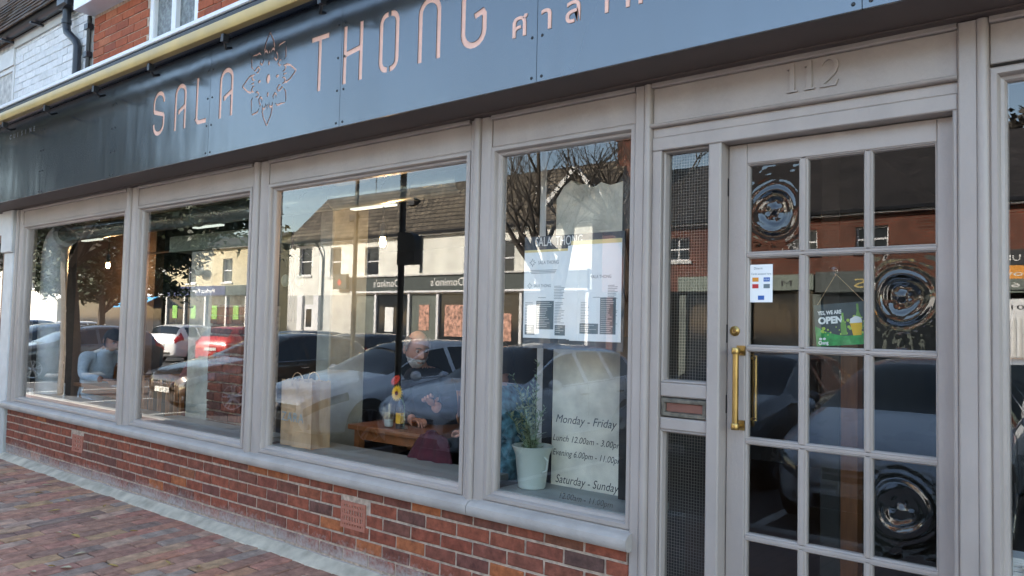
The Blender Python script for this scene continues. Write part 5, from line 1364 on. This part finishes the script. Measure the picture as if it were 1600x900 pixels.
def chimney(t, x, y, z0, z1, m_=redbrick_far, w=.7):
    o = MB().box(x - w / 2, x + w / 2, y - .3, y + .3, z0, z1).build('chimney', m_, t); WB[o.name] = Vector((0, 0, 0))
    B(x - w / 2 - .06, x + w / 2 + .06, y - .36, y + .36, z1 - .25, z1 - .12).build('chimney_band', m_, o)
    for k in (-.18, .18): MB().lathe([(.11, 0), (.12, .02), (.09, .4), (.11, .42), (.0, .42)], (x + k, y, z1), 10).build('chimney_pot', redbrick_far, o)
def aerial(x, y, z):
    m = MB(); m.tube([(x, y, z), (x, y, z + 1.3)], .02, 6); m.tube([(x - .5, y, z + 1.2), (x + .5, y, z + 1.2)], .012, 6)
    for k in range(6): m.tube([(x - .45 + k * .18, y - .25, z + 1.2), (x - .45 + k * .18, y + .25, z + 1.2)], .008, 5)
    return m
# cream terrace with the takeaway shopfront
dw = [(-30.2, -29.3, 3.52, 4.80), (-27.95, -27.2, 3.44, 4.72), (-25.62, -24.75, 3.42, 4.62), (-18.4, -17.5, 3.28, 4.52)]
dom = house('long cream terrace across the street with dark takeaway fascia', -31.0, -14.2, 5.02, 7.45, 2.2, cream, slate_roof, dw, gf=True)
B(-31.0, -26.4, FY - .3, FY, -.2, 2.62).build('ground_floor_wall', whiter, dom)
MB().box(-26.25, -14.3, FY, FY + .12, 2.76, 3.34).build('fascia', grey_fascia, dom)
MB().box(-26.3, -14.25, FY, FY + .2, 3.341, 3.40).build('fascia_cap', lintel_m, dom); MB().box(-26.3, -14.25, FY - .05, FY + .16, 2.68, 2.755).build('fascia_rail', white_pvc, dom)
for xl, wd in ((-23.35, 1.55), (-19.8, 1.75), (-15.6, .9)):
    text_into(MB(), "Domino's", xl, FY + .124, 2.93, .42, width=wd, sgn=-1, offset=.006).build('fascia_lettering', cafe_white, dom)
lg = MB(); c0, c1 = -19.55, 3.08
q = lambda a, b: (c0 + a * .707 - b * .707, FY + .126, c1 + a * .707 + b * .707)
lg.add([q(-.16, -.08), q(0, -.08), q(0, .08), q(-.16, .08)], [(0, 1, 2, 3)]); lg.build('fascia_emblem', red_print, dom)
lg = MB(); lg.add([q(.005, -.08), q(.16, -.08), q(.16, .08), q(.005, .08)], [(0, 1, 2, 3)]); lg.build('fascia_emblem', blue_print, dom)
# projecting square sign and lantern-like brackets
ps = thing('projecting_sign', 'dark square projecting sign with red emblem beside the takeaway fascia', 'sign', (-26.8, FY, 2.9))
B(-27.35, -26.45, FY + .16, FY + .3, 2.86, 3.50).build('sign_box', grey_fascia, ps); MB().add([(-26.9, FY + .304, 3.30), (-26.75, FY + .304, 3.15), (-26.9, FY + .304, 3.0), (-27.05, FY + .304, 3.15)], [(0, 1, 2, 3)]).build('emblem', red_print, ps)
B(-26.95, -26.85, FY, FY + .16, 3.2, 3.25).build('bracket', hinge_m, ps)
# shopfront below: frames, glass, posters, white door and pilasters
sf = MB()
for x in (-26.3, -24.9, -22.9, -21.3, -19.2, -17.2, -14.4): sf.box(x, x + .12, FY - .12, FY + .05, -.12, 2.679)
sf.build('shopfront_post', white_pvc, dom)
for a, b, mm in ((-26.18, -24.91, shop_grey), (-24.78, -22.91, dark_glass), (-22.78, -21.31, shop_grey), (-21.18, -19.21, dark_glass), (-19.08, -17.21, dark_glass), (-17.08, -14.41, dark_glass)):
    B(a, b, FY - .1, FY - .05, -.1, 2.66).build('shopfront_pane', mm, dom)
for x, z0, z1, w_, mm in ((-24.3, 1.1, 2.1, .5, paper), (-20.9, 1.0, 2.2, .95, poster_c), (-22.3, 1.2, 2.2, .55, poster_c), (-18.4, .9, 1.9, .8, poster_c), (-16.9, 1.2, 2.2, .55, paper)):
    p_ = B(x, x + w_, FY - .048, FY - .03, z0, z1).build('poster', mm, dom)
for x in (-30.1, -28.9): MB().box(x, x + .35, FY + .001, FY + .12, -.12, 2.61).build('pilaster', white_pvc, dom)
B(-29.6, -28.98, FY + .001, FY + .05, -.1, 2.2).build('front_door', white_pvc, dom); B(-29.5, -29.1, FY + .051, FY + .06, 1.2, 2.0).build('door_glass', dark_glass, dom)
MB().tube([(-28.4, FY + .06, -.1), (-28.4, FY + .06, 4.3), (-28.5, FY + .2, 4.7), (-28.7, FY + .27, 4.95)], .04, 8).build('downpipe', gutter_m, dom)
MB().tube([(-22.2, FY + .06, 3.45), (-22.2, FY + .06, 4.95)], .04, 8).build('downpipe', gutter_m, dom)
chimney(dom, -14.0, FY - 2.2, 6.6, 8.3, w=.9)
tag(aerial(-27.6, FY - 2.2, 7.4).build('aerial', hinge_m), 'television aerial on the cream terrace roof', 'aerial')
for vx, vy, vz in ((-24.2, FY - 1.35, 6.45), (-20.6, FY - 1.5, 6.6), (-17.3, FY - 1.2, 6.3), (-27.5, FY - .9, 5.95)):
    MB().box(vx, vx + .35, vy, vy + .3, vz, vz + .28).build('roof_vent', lintel_m if vx > -20 else gutter_m, dom)
# small pedimented gable at the end of the terrace
gbm = MB(); gbm.sweep_x([(FY + .05, 5.0), (FY - 2, 5.0), (FY - 2, 5.1)], -14.3, -14.2)
pg = MB().poly([(-15.95, 5.03), (-13.9, 5.03), (-13.9, 5.75), (-14.88, 6.72), (-15.95, 5.75)], FY - 2.0, FY + .02).build('gable', slate_roof, dom)
for a, b in (((-16.1, 5.66), (-14.88, 6.82)), ((-14.88, 6.82), (-13.75, 5.70))):
    MB().poly(offset_poly([a, b], .16), FY + .02, FY + .14).build('bargeboard', lintel_m, dom)
# set-back brick house beyond the gap
FY0 = FY; FY = -23.5
hb = house('dark brick house set back behind the gap in the terrace', -42, -35.5, 4.6, 6.4, 3, redbrick_far, dark_roof, [(-40.5, -39.6, 3.2, 4.2)], name='brick_house')
chimney(hb, -38.6, FY - 3, 6.0, 7.9); FY = FY0
tag(aerial(-36.8, -26, 6.2).build('aerial', hinge_m), 'television aerial standing behind the set back brick house', 'aerial')
# buff building with the navy fascia
bu = house('buff rendered building with navy pizza shop fascia', -42.4, -34.3, 5.15, 6.2, 3.2, cream2, dark_roof, [(-36.7, -35.8, 3.34, 4.54), (-40.2, -39.3, 3.34, 4.54)], gf=True)
MB().box(-42.4, -36.2, FY, FY + .12, 2.66, 3.16).build('fascia', navy_fascia, bu); MB().box(-36.15, -34.35, FY, FY + .12, 2.66, 3.16).build('fascia', grey_fascia, bu)
text_into(MB(), 'Perfect Pizza', -37.2, FY + .124, 2.80, .30, width=2.3, sgn=-1).build('fascia_lettering', paper, bu)
for x in (-42.35, -40.4, -38.3, -36.3, -34.5): MB().box(x, x + .14, FY - .1, FY + .04, -.12, 2.655).build('shopfront_post', lintel_m, bu)
for a, b in ((-42.2, -40.41), (-40.25, -38.31), (-38.15, -36.31), (-36.15, -34.51)):
    B(a, b, FY - .1, FY - .05, -.1, 2.65).build('shopfront_pane', dark_glass, bu)
    B(a + .5, a + 1.0, FY - .048, FY - .03, 1.45, 2.15).build('poster', poster_g, bu)
tag(MB().ball((-38.4, FY + .35, 3.95), (.5, .08, .28), 14, 8).build('oval_sign', grey_fascia, smooth=True), 'oval hanging sign on the buff rendered building', 'sign')
# white buildings beyond the tree
wh = house('white rendered building behind the evergreen street tree', -57, -42.5, 5.2, 7.2, 3, whiter, dark_roof, [(-46, -44.9, 3.3, 4.6), (-49.5, -48.4, 3.3, 4.6), (-53.5, -52.4, 3.3, 4.6)], gf=True)
MB().box(-56.9, -42.6, FY, FY + .15, 2.6, 3.1).build('fascia', white_pvc, wh)
for a, b in ((-46.2, -43), (-50, -46.6), (-56.5, -50.5)): B(a, b, FY - .1, FY - .05, -.1, 2.59).build('shopfront_pane', dark_glass, wh)
MB().sweep_x([(FY + .15, 2.6), (FY + 1.2, 2.0), (FY + 1.2, 2.04), (FY + .15, 2.66)], -46.4, -43).build('shop_awning', awn_blue, wh)
w2 = house('far white terrace at the end of the street', -78, -57.2, 5.0, 7.3, 3, whiter, dark_roof, [(-62, -60.8, 3.3, 4.6), (-67, -65.8, 3.3, 4.6)])
# red brick building facing the door
rbw = [(-11.5, -10.7, 3.55, 4.25), (-7.75, -6.95, 3.62, 4.28), (-5.95, -5.15, 3.62, 4.28), (-1.9, -1.1, 3.62, 4.28), (2, 2.8, 3.62, 4.28)]
rb = house('red brick building with small paned windows opposite the door', -13.8, 9, 4.68, 7.2, 3.6, redbrick_far, dark_roof, rbw, sash=False, gf=True)
chimney(rb, -13.2, FY - 2.4, 6.2, 8.0, w=.9)
MB().box(-11.0, -7.0, FY, FY + .14, 2.62, 3.05).build('fascia', fas_green, rb); MB().box(-6.95, -3.0, FY, FY + .14, 2.55, 3.1).build('fascia', grey_fascia, rb); MB().box(-2.95, 3, FY, FY + .14, 2.50, 2.95).build('fascia', fas_green, rb)
text_into(MB(), 'MAXI', -7.6, FY + .144, 2.74, .22, width=1.6, sgn=-1, spacing=1.8).build('fascia_lettering', ink, rb)
text_into(MB(), 'KINS', -4.4, FY + .144, 2.66, .34, width=1.55, sgn=-1).build('fascia_lettering', gold_txt, rb)
for x in (-11, -9, -7.05, -5, -3.05, 1.5): MB().box(x, x + .22, FY - .1, FY + .06, -.12, 2.5).build('shopfront_post', shop_grey, rb)
for a, b in ((-10.78, -9.01), (-8.78, -7.06), (-6.83, -5.01), (-4.78, -3.06)): B(a, b, FY - .1, FY - .05, -.1, 2.6).build('shopfront_pane', dark_glass, rb)
MB().box(-2.6, -1.9, FY + .001, FY + .18, -.12, 2.35).build('pilaster', white_pvc, rb); MB().box(-1.85, 1.45, FY - .05, FY + .05, -.12, 2.49).build('pale_shopfront', lintel_m, rb)
for k in range(5): B(-2.52 + k * .12, -2.47 + k * .12, FY + .1801, FY + .2, .6, 1.9).build('pilaster_flute', lintel_m, rb)
text_into(MB(), '101', -2.08, FY + .186, 2.10, .16, width=.36, sgn=-1).build('door_number', ink, rb)
ab = thing('agent_board', 'black and orange agents board above the pale shopfront', 'sign', (-2.3, FY + .2, 2.7))
B(-3.0, -1.75, FY + .15, FY + .19, 3.13, 3.50).build('board_panel', ink, ab); B(-3.0, -1.75, FY + .151, FY + .191, 2.82, 3.129).build('board_panel', orange_print, ab); B(-3.0, -1.75, FY + .152, FY + .192, 2.56, 2.819).build('board_panel', shop_grey, ab)
for tx, z, s_ in (('A2 UNIT', 3.24, .2), ('Brown', 2.88, .2), ('01634', 2.62, .16)): text_into(MB(), tx, -1.85, FY + .195, z, s_, width=1.0, sgn=-1).build('board_lettering', cafe_white, ab)
# ---------------------------------------------------------------- street furniture and trees
def pole_sign(x, y, lab):
    t = thing('street_sign', lab, 'sign', (x, y, gz(y)))
    MB().tube([(x, y, gz(y)), (x, y, 4.6)], .045, 10).build('pole', black_m, t, smooth=True)
    z0, z1 = 2.22, 2.62
    P = [(x - .02, z0), (x + .30, z0), (x + .30, z1 - .1)] + [(x + .15 + .15 * math.cos(a), z1 - .1 + .12 * math.sin(a)) for a in [math.pi / 2 * i / 5 for i in range(1, 6)]] + [(x - .02, z1 + .02)]
    MB().poly(P, y - .06, y + .06).build('sign_box', black_m, t)
pole_sign(-7.58, -3.9, 'black pole with rounded sign box near the kerb')
lp_ = thing('lamp_post', 'slim dark lamp post among the parked cars', 'lamp post', (-11.8, -6.6, -.26))
MB().tube([(-11.8, -6.6, -.26), (-11.8, -6.6, 3.0), (-11.8, -6.6, 7.2)], [.045, .04, .03], 8).build('column', hinge_m, lp_, smooth=True)
MB().tube([(-11.8, -6.6, 7.2), (-11.7, -6.6, 7.5), (-11.2, -6.6, 7.6)], .025, 6).build('arm', hinge_m, lp_); MB().box(-11.3, -10.9, -6.68, -6.52, 7.56, 7.66).build('lantern', hinge_m, lp_, bevel=.02)
def tree(x, y, lab, h, trunk_r, seed, leaves=0, leafm=None, spread=.55, start=.35, droop=0.0, nb0=5, depth=4, lsize=.16, group=None, crown=1.0):
    t = thing('tree', lab, 'tree', (x, y, gz(y)), group); r = random.Random(seed); m = MB(); tips = []
    def branch(p, d, L, rad, lev):
        n = 5; path = [p]; rs = [rad]; q = p.copy(); dd = d.copy()
        for i in range(n):
            jit = .05 if lev == 0 else .16
            dd = (dd + Vector((r.uniform(-jit, jit), r.uniform(-jit, jit), r.uniform(-.06, .12) - droop * lev * .08))).normalized()
            q = q + dd * L / n; path.append(q.copy()); rs.append(rad * (1 - .6 * (i + 1) / n))
        m.tube(path, rs, 8 if lev == 0 else (5 if lev < 3 else 4), cap=False)
        if lev >= depth - 2: tips.extend([pp.copy() for pp in path[2:]])
        if lev < depth:
            for k in range(nb0 if lev == 0 else r.choice((2, 3, 3))):
                i = r.randint(2, n) if lev else r.randint(3, n); a = r.uniform(0, 6.28)
                side = Vector((math.cos(a), math.sin(a), r.uniform(.1, .7))); nd = (dd * (1 - spread) + side * spread).normalized()
                branch(path[i], nd, L * r.uniform(.55, .78) * crown, rs[i] * r.uniform(.6, .8), lev + 1)
    base = Vector((x, y, gz(y) - .05)); branch(base, Vector((r.uniform(-.04, .04), 0, 1)), h * start, trunk_r, 0)
    if leaves:
        m.build('trunk', bark, t, smooth=True)
        lf = MB()
        for k in range(leaves):
            c = r.choice(tips) + Vector((r.gauss(0, .22), r.gauss(0, .22), r.gauss(0, .18))); a = Vector((r.uniform(-1, 1), r.uniform(-1, 1), r.uniform(-.6, .6))).normalized(); b = a.cross(Vector((r.uniform(-1, 1), r.uniform(-1, 1), r.uniform(-1, 1)))).normalized(); s = lsize * r.uniform(.5, 1.2)
            lf.add([c - a * s, c + b * s * .45, c + a * s, c - b * s * .45], [(0, 1, 2, 3)])
        lf.build('crown', leafm, t, recalc=False)['kind'] = 'stuff'
    else:
        m.build('trunk', bark, t, smooth=True)
    return t
tree(-9.3, -9.6, 'bare winter tree whose trunk stands behind the cream post reflection', 8.6, .27, 11, start=.36, spread=.45, nb0=7, depth=5)
tree(-8.1, -10.4, 'bare winter tree with leaning limbs right of its neighbour', 9.0, .28, 23, start=.34, spread=.5, nb0=7, depth=5)
tree(-18.2, -4.1, 'evergreen street tree with low drooping leaves near the kerb', 9.4, .25, 5, leaves=60000, leafm=leaf_e, spread=.64, start=.50, droop=1.15, nb0=11, depth=4, lsize=.085, crown=.88)
tree(-34, -11.5, 'leafy tree among the cars further along the road', 8.5, .2, 17, leaves=26000, leafm=leaf_e, spread=.66, start=.36, droop=.9, nb0=9, depth=4, lsize=.13)
tree(-3.2, -27, 'bushy dark tree behind the red brick roof', 10.2, .3, 31, leaves=9000, leafm=bark, spread=.6, start=.4, nb0=6, depth=4, lsize=.3)

# ---------------------------------------------------------------- cars
def pchip(xs, ys, x):
    n = len(xs)
    if x <= xs[0]: return ys[0]
    if x >= xs[-1]: return ys[-1]
    i = max(k for k in range(n - 1) if xs[k] <= x); h = [xs[k + 1] - xs[k] for k in range(n - 1)]; d = [(ys[k + 1] - ys[k]) / h[k] for k in range(n - 1)]
    def sl(k):
        if k == 0: return d[0]
        if k == n - 1: return d[-1]
        if d[k - 1] * d[k] <= 0: return 0.0
        return 2 * d[k - 1] * d[k] / (d[k - 1] + d[k])
    t2 = (x - xs[i]) / h[i]; a, b = sl(i), sl(i + 1)
    return (2 * t2**3 - 3 * t2**2 + 1) * ys[i] + (t2**3 - 2 * t2**2 + t2) * h[i] * a + (-2 * t2**3 + 3 * t2**2) * ys[i + 1] + (t2**3 - t2**2) * h[i] * b
HATCH = dict(
    s =[0, .05, .14, .30, .65, 1.0, 1.22, 1.7, 2.15, 2.7, 3.2, 3.62, 3.92, 4.16, 4.28, 4.33],
    zt=[.60, .70, .76, .82, .90, .965, 1.0, 1.24, 1.42, 1.475, 1.46, 1.42, 1.33, 1.03, .90, .78],
    zb=[.52, .60, .67, .73, .80, .86, .89, .915, .93, .955, .98, 1.01, 1.01, .95, .86, .74],
    w =[.50, .66, .765, .84, .885, .895, .90, .90, .90, .90, .90, .895, .875, .83, .76, .66],
    we=[.40, .53, .63, .69, .735, .75, .75, .675, .615, .60, .595, .585, .58, .62, .62, .55],
    zl=[.30, .25, .22, .21, .20, .20, .20, .20, .20, .20, .20, .20, .21, .24, .28, .34])
ESTATE = dict(HATCH); ESTATE.update(
    zt=[.60, .70, .76, .82, .90, .965, 1.0, 1.24, 1.42, 1.475, 1.48, 1.46, 1.40, 1.12, .95, .80],
    zb=[.52, .60, .67, .73, .80, .86, .89, .915, .93, .945, .955, .97, .97, .95, .88, .76],
    we=[.40, .53, .63, .69, .735, .75, .75, .675, .625, .615, .61, .60, .60, .63, .63, .56])
def car_proto(D_, name, lab, pm):
    t = thing(name, lab, 'car', (0, 0, 0))
    def P(s):
        g_ = lambda k: pchip(D_['s'], D_[k], s)
        zt, zb, w, we, zl = g_('zt'), g_('zb'), g_('w'), g_('we'), g_('zl'); hood = s < 1.22
        ze = zt - .022 - (.05 if not hood else .0) * min(1, max(0, (s - 1.22) * 2)) * (1 if s < 3.95 else .4)
        ze = max(ze, zb + .012)
        mid = zl + (zb - zl) * .55
        return [(0, zl), (w * .80, zl), (w * .95, zl + .05), (w * .985, zl + .16), (w * 1.0, mid), (w * .997, zb - .10), (w * .985, zb - .03), (w * .965, zb), (w * .965 + (we - w * .965) * .04, zb + (ze - zb) * .05 + .004),
                (we + (w * .965 - we) * .06, ze - (ze - zb) * .07), (we, ze), (we * .90, ze + (zt - ze) * .45), (we * .6, zt - .012), (we * .3, zt - .004), (0, zt)]
    ss = [0, .02, .05, .09, .14, .21, .30, .42, .55, .70, .85, 1.0, 1.12, 1.22, 1.34, 1.46, 1.58, 1.70, 1.82, 1.94, 2.05, 2.15, 2.3, 2.42, 2.50, 2.62, 2.76, 2.92, 3.06, 3.14, 3.3, 3.46, 3.62, 3.72, 3.82, 3.92, 4.0, 4.08, 4.16, 4.22, 4.28, 4.31, 4.33]
    R = []
    for s in ss:
        h = P(s); R.append([(x, -s, z) for x, z in h] + [(-x, -s, z) for x, z in h[-2:0:-1]])
    n = len(R[0]); K = 14   # index of the roof centre
    body, sideg, front, rear = MB(), MB(), MB(), MB()
    for mb in (body, sideg, front, rear): mb.v = [p for r_ in R for p in r_]
    def col(k): return k if k <= K else 2 * K - k - 1    # mirrored strip number
    for i in range(len(ss) - 1):
        for k in range(n):
            f = (i * n + k, i * n + (k + 1) % n, (i + 1) * n + (k + 1) % n, (i + 1) * n + k); c = col(k); sm_ = (ss[i] + ss[i + 1]) / 2
            if c == 8 and 1.46 < sm_ < 3.72 and not (2.42 < sm_ < 2.50) and not (3.06 < sm_ < 3.14): tgt = sideg
            elif c >= 10 and 1.22 < sm_ < 2.15: tgt = front
            elif c >= 10 and 3.92 < sm_ < 4.16: tgt = rear
            else: tgt = body
            tgt.f.append(f); tgt.mi.append(0)
    body.f.append(tuple(range(n))); body.mi.append(0); L = (len(ss) - 1) * n; body.f.append(tuple(range(L, L + n))[::-1]); body.mi.append(0)
    def fin(mb, nm, m_):
        # drop unused vertices
        use = sorted({i for f in mb.f for i in f}); mp = {a: b for b, a in enumerate(use)}
        m2 = MB(); m2.v = [mb.v[i] for i in use]; m2.f = [tuple(mp[i] for i in f) for f in mb.f]; m2.mi = [0] * len(m2.f)
        o = m2.build(nm, m_, t, smooth=True, angle=38, recalc=(nm == 'body'))
        if nm != 'body':
            o.data.flip_normals()
        return o
    bo = fin(body, 'body', pm); bo.material_slots[0].link = 'OBJECT'; bo.material_slots[0].material = pm
    fin(sideg, 'side_windows', car_glass); fin(front, 'windscreen', car_glass); fin(rear, 'rear_window', car_glass)
    def patch(nm, m_, s0, s1, a, b, off=.006, nn=6):
        """a panel following the body between stations s0..s1 and section fractions a..b (indices into P)"""
        for sg in (1, -1):
            vs = []; 
            for i in range(nn + 1):
                s = s0 + (s1 - s0) * i / nn; h = P(s)
                for j in range(4):
                    f = a + (b - a) * j / 3; k = int(min(f, K - 1e-6)); u = f - k; x = h[k][0] * (1 - u) + h[k + 1][0] * u; z = h[k][1] * (1 - u) + h[k + 1][1] * u
                    d = Vector((x / .9, (-s + 2.16) / 2.2, (z - .6) / .8)).normalized() * off
                    vs.append((sg * (x + d.x), -s + d.y + (off if s < .2 else (-off if s > 4.2 else 0)), z + d.z))
            m = MB().add(vs, [(i * 4 + j, i * 4 + j + 1, i * 4 + 5 + j, i * 4 + 4 + j) for i in range(nn) for j in range(3)])
            m.build(nm, m_, t, smooth=True)
    patch('headlight', lamp_clear, .015, .50, 5.0, 7.2, .008)
    patch('tail_light', lamp_red, 3.98, 4.30, 5.0, 8.6, .010)
    zg = .50
    gr_ = MB(); gr_.v = []; 
    gr_.sweep_z([(-.42, -.04), (.42, -.04), (.36, .022), (.0, .034), (-.36, .022)], .50, .595); gr_.build('grille', black_m, t)
    MB().sweep_z([(-.40, -.02), (.40, -.02), (.36, .030), (.0, .042), (-.36, .030)], .545, .567).build('grille_bar', chrome, t)
    MB().lathe([(0, .052), (.05, .048), (.052, .03)], (0, 0, .556), 14, 'y').build('badge', chrome, t, smooth=True)
    MB().sweep_z([(-.55, -.10), (.55, -.10), (.45, .008), (0, .022), (-.45, .008)], .26, .37).build('lower_intake', black_m, t)
    for sg in (-1, 1): MB().lathe([(0, .03), (.045, .026), (.05, -.02)], (sg * .60, -.07, .33), 12, 'y').build('fog_lamp', lamp_clear, t, smooth=True)
    B(-.26, .26, .012, .034, .395, .49).build('number_plate', plate_w, t); text_into(MB(), 'J5 Y0', .24, .036, .41, .08, width=.32, sgn=-1).build('plate_lettering', ink, t)
    B(-.26, .26, -4.352, -4.334, .62, .73).build('number_plate', plate_w, t)
    MB().sweep_z([(-.62, -4.25), (.62, -4.25), (.52, -4.345), (-.52, -4.345)], .34, .42).build('rear_bumper_trim', black_m, t)
    for sg in (-1, 1):
        MB().ball((sg * 1.0, -1.55, .97), (.10, .065, .075), 12, 8).build('door_mirror', black_m if pm is paint_white else pm, t, smooth=True)
        for s in (2.35, 3.25): MB().box(min(sg * .893, sg * .915), max(sg * .893, sg * .915), -s - .09, -s + .09, .80, .825).build('door_handle', chrome, t)
        for s in (.83, 3.45):
            MB().lathe([(0, .0), (.355, .0), (.365, -.2), (0, -.2)] if sg > 0 else [(0, -.0), (.355, -.0), (.365, .2), (0, .2)], (sg * .902, -s, .335), 28, 'x').build('arch_shade_disc', black_m, t)  # black disc on the body stands in for the shaded arch hollow
            w_ = MB().lathe([(.215, .004), (.225, .012), (.29, .016), (.312, .004), (.318, -.03), (.318, -.15), (.2, -.16)] if sg > 0 else [(.215, -.004), (.225, -.012), (.29, -.016), (.312, -.004), (.318, .03), (.318, .15), (.2, .16)], (sg * .905, -s, .318), 32, 'x').build('wheel', tyre_m, t, smooth=True)
            WB[w_.name] = Vector((0, 0, 0)); m = MB(); x_ = sg * .912
            m.lathe([(.205, .0), (.222, .004), (.226, -.01)] if sg > 0 else [(.205, .0), (.222, -.004), (.226, .01)], (x_, -s, .318), 32, 'x'); m.lathe([(0, .004), (.05, .003), (.055, -.01)] if sg > 0 else [(0, -.004), (.05, -.003), (.055, .01)], (x_, -s, .318), 16, 'x')
            for k in range(5):
                a = 2 * math.pi * k / 5 + .3
                for da, in ((-.16,), (.16,)):
                    p0 = (x_, -s + .04 * math.cos(a + da), .318 + .04 * math.sin(a + da)); p1 = (x_, -s + .212 * math.cos(a + da * 1.1), .318 + .212 * math.sin(a + da * 1.1)); m.tube([p0, p1], [.018, .014], 6)
            m.build('rim', rim_m, w_, smooth=True)
        MB().box(min(sg * .905, sg * .9), max(sg * .905, sg * .9), -3.0, -1.2, .222, .30).build('sill_trim', black_m, t)
        for s in (1.30, 2.46, 3.42): 
            h = P(s); pts = [Vector((sg * (h[k][0] + .0015), -s, h[k][1])) for k in (3, 4, 5, 6, 7)]; MB().tube(pts, .003, 4).build('door_gap', black_m, t)
        pts = []
        for s in [1.3 + .12 * i for i in range(21)]:
            h = P(s); pts.append((sg * (h[7][0] + .004), -s, h[7][1] + .006))
        MB().tube(pts, .008, 5).build('window_trim', chrome, t)
    return t
def copy_tree(o, parent=None):
    c = o.copy(); C.objects.link(c)
    if parent: c.parent = parent
    for ch in o.children: copy_tree(ch, c)
    return c
hatch = car_proto(HATCH, 'parked_car', 'silver blue hatchback parked nose in opposite the bearded man', paint_silver)
estate = car_proto(ESTATE, 'parked_car', 'white estate car parked tail out across the road', paint_white)
def place(proto, first, x, y, ang, pm, lab, group, sc_=1.0):
    c = proto if first else copy_tree(proto)
    c.location = (x, y, -.26); c.rotation_euler = (0, 0, math.radians(ang)); c.scale = (sc_,) * 3
    c['label'] = lab; c['category'] = 'car'; c['group'] = group
    for ch in c.children:
        if ch.name.startswith(('body', 'door_mirror')):
            for sl in ch.material_slots: sl.link = 'OBJECT'; sl.material = pm
    return c
NEAR = 'cars parked nose in along the near kerb'; FAR = 'cars parked on the far side of the road'
place(hatch, True, -9.2, -3.25, 3, paint_silver, 'silver blue hatchback parked nose in near the black sign pole', NEAR)
for x, y, a, pm, lab in ((-6.9, -3.5, 1, paint_blue, 'pale blue hatchback right of the silver blue one'), (-4.1, -4.6, 2, paint_grey, 'grey hatchback parked nose in left of the door'), (-1.75, -3.6, -1, paint_blue, 'pale blue hatchback parked nose in opposite the door'),
        (-13.7, -3.9, 1, paint_bronze, 'dark bronze hatchback between the silver blue car and the evergreen tree'), (-23.2, -4.0, 2, paint_grey, 'dark grey hatchback parked beyond the evergreen tree'), (-26.4, -4.2, 0, paint_navy, 'navy hatchback at the far left end of the near row')):
    place(hatch, False, x, y, a, pm, lab, NEAR)
place(estate, True, -30.6, -15.6, 160, paint_white, 'white estate car seen from behind near the buff building', FAR)
for x, y, a, pm, lab in ((-26.2, -15.5, 165, paint_red, 'red estate car right of the white one across the road'), (-17.8, -12.7, 172, paint_grey, 'grey estate car parked before the takeaway'), (-14.7, -12.2, 172, paint_black, 'black estate car right of the grey one'),
        (-40.2, -15.4, 158, paint_white, 'white estate car by the blue awning'), (-49.5, -14.8, 160, paint_navy, 'navy estate car furthest along the far side'), (-45.3, -15.2, 158, paint_navy, 'navy estate car left of the white one by the blue awning'), (-1.35, -11.6, 176, paint_white, 'white estate car across the road in line with the door post')):
    place(estate, False, x, y, a, pm, lab, FAR)
# ---------------------------------------------------------------- fallen leaves on the pavers
r5 = random.Random(2)
spots = [(-4.93, -1.02), (-5.02, -1.06), (-4.75, -.83), (-5.14, -.86), (-5.36, -.42), (-5.55, -.72), (-5.72, -.76), (-6.2, -.25), (-6.6, -.36), (-5.0, -1.17), (-4.55, -.60), (-6.35, -.55), (-7.3, -.25), (-7.05, -.4), (-4.35, -.52), (-5.9, -.45)]
for k, (x, y) in enumerate(spots):
    L = r5.uniform(.02, .042); w = L * r5.uniform(.3, .5); a = r5.uniform(0, 6.28); vs = []
    for i in range(5):
        u = i / 4; ww = w * math.sin(math.pi * (u * .9 + .05))
        for s in (-1, 0, 1): vs.append(((u - .5) * 2 * L, s * ww, .006 + .008 * abs(s) * math.sin(u * 3) + .010 * u * u))
    fs = [(i * 3 + j, i * 3 + j + 1, i * 3 + 4 + j, i * 3 + 3 + j) for i in range(4) for j in range(2)]
    me = bpy.data.meshes.new('fallen_leaf'); me.from_pydata(vs, [], fs); me.materials.append(leaf_dry if k % 3 else leaf_pale)
    o = bpy.data.objects.new('fallen_leaf', me); C.objects.link(o); o.location = (x, y, gz(y) + .012); o.rotation_euler = (0, 0, a)
    tag(o, 'small dry curled leaf lying on the clay pavers', 'leaf', 'fallen leaves on the clay pavers')
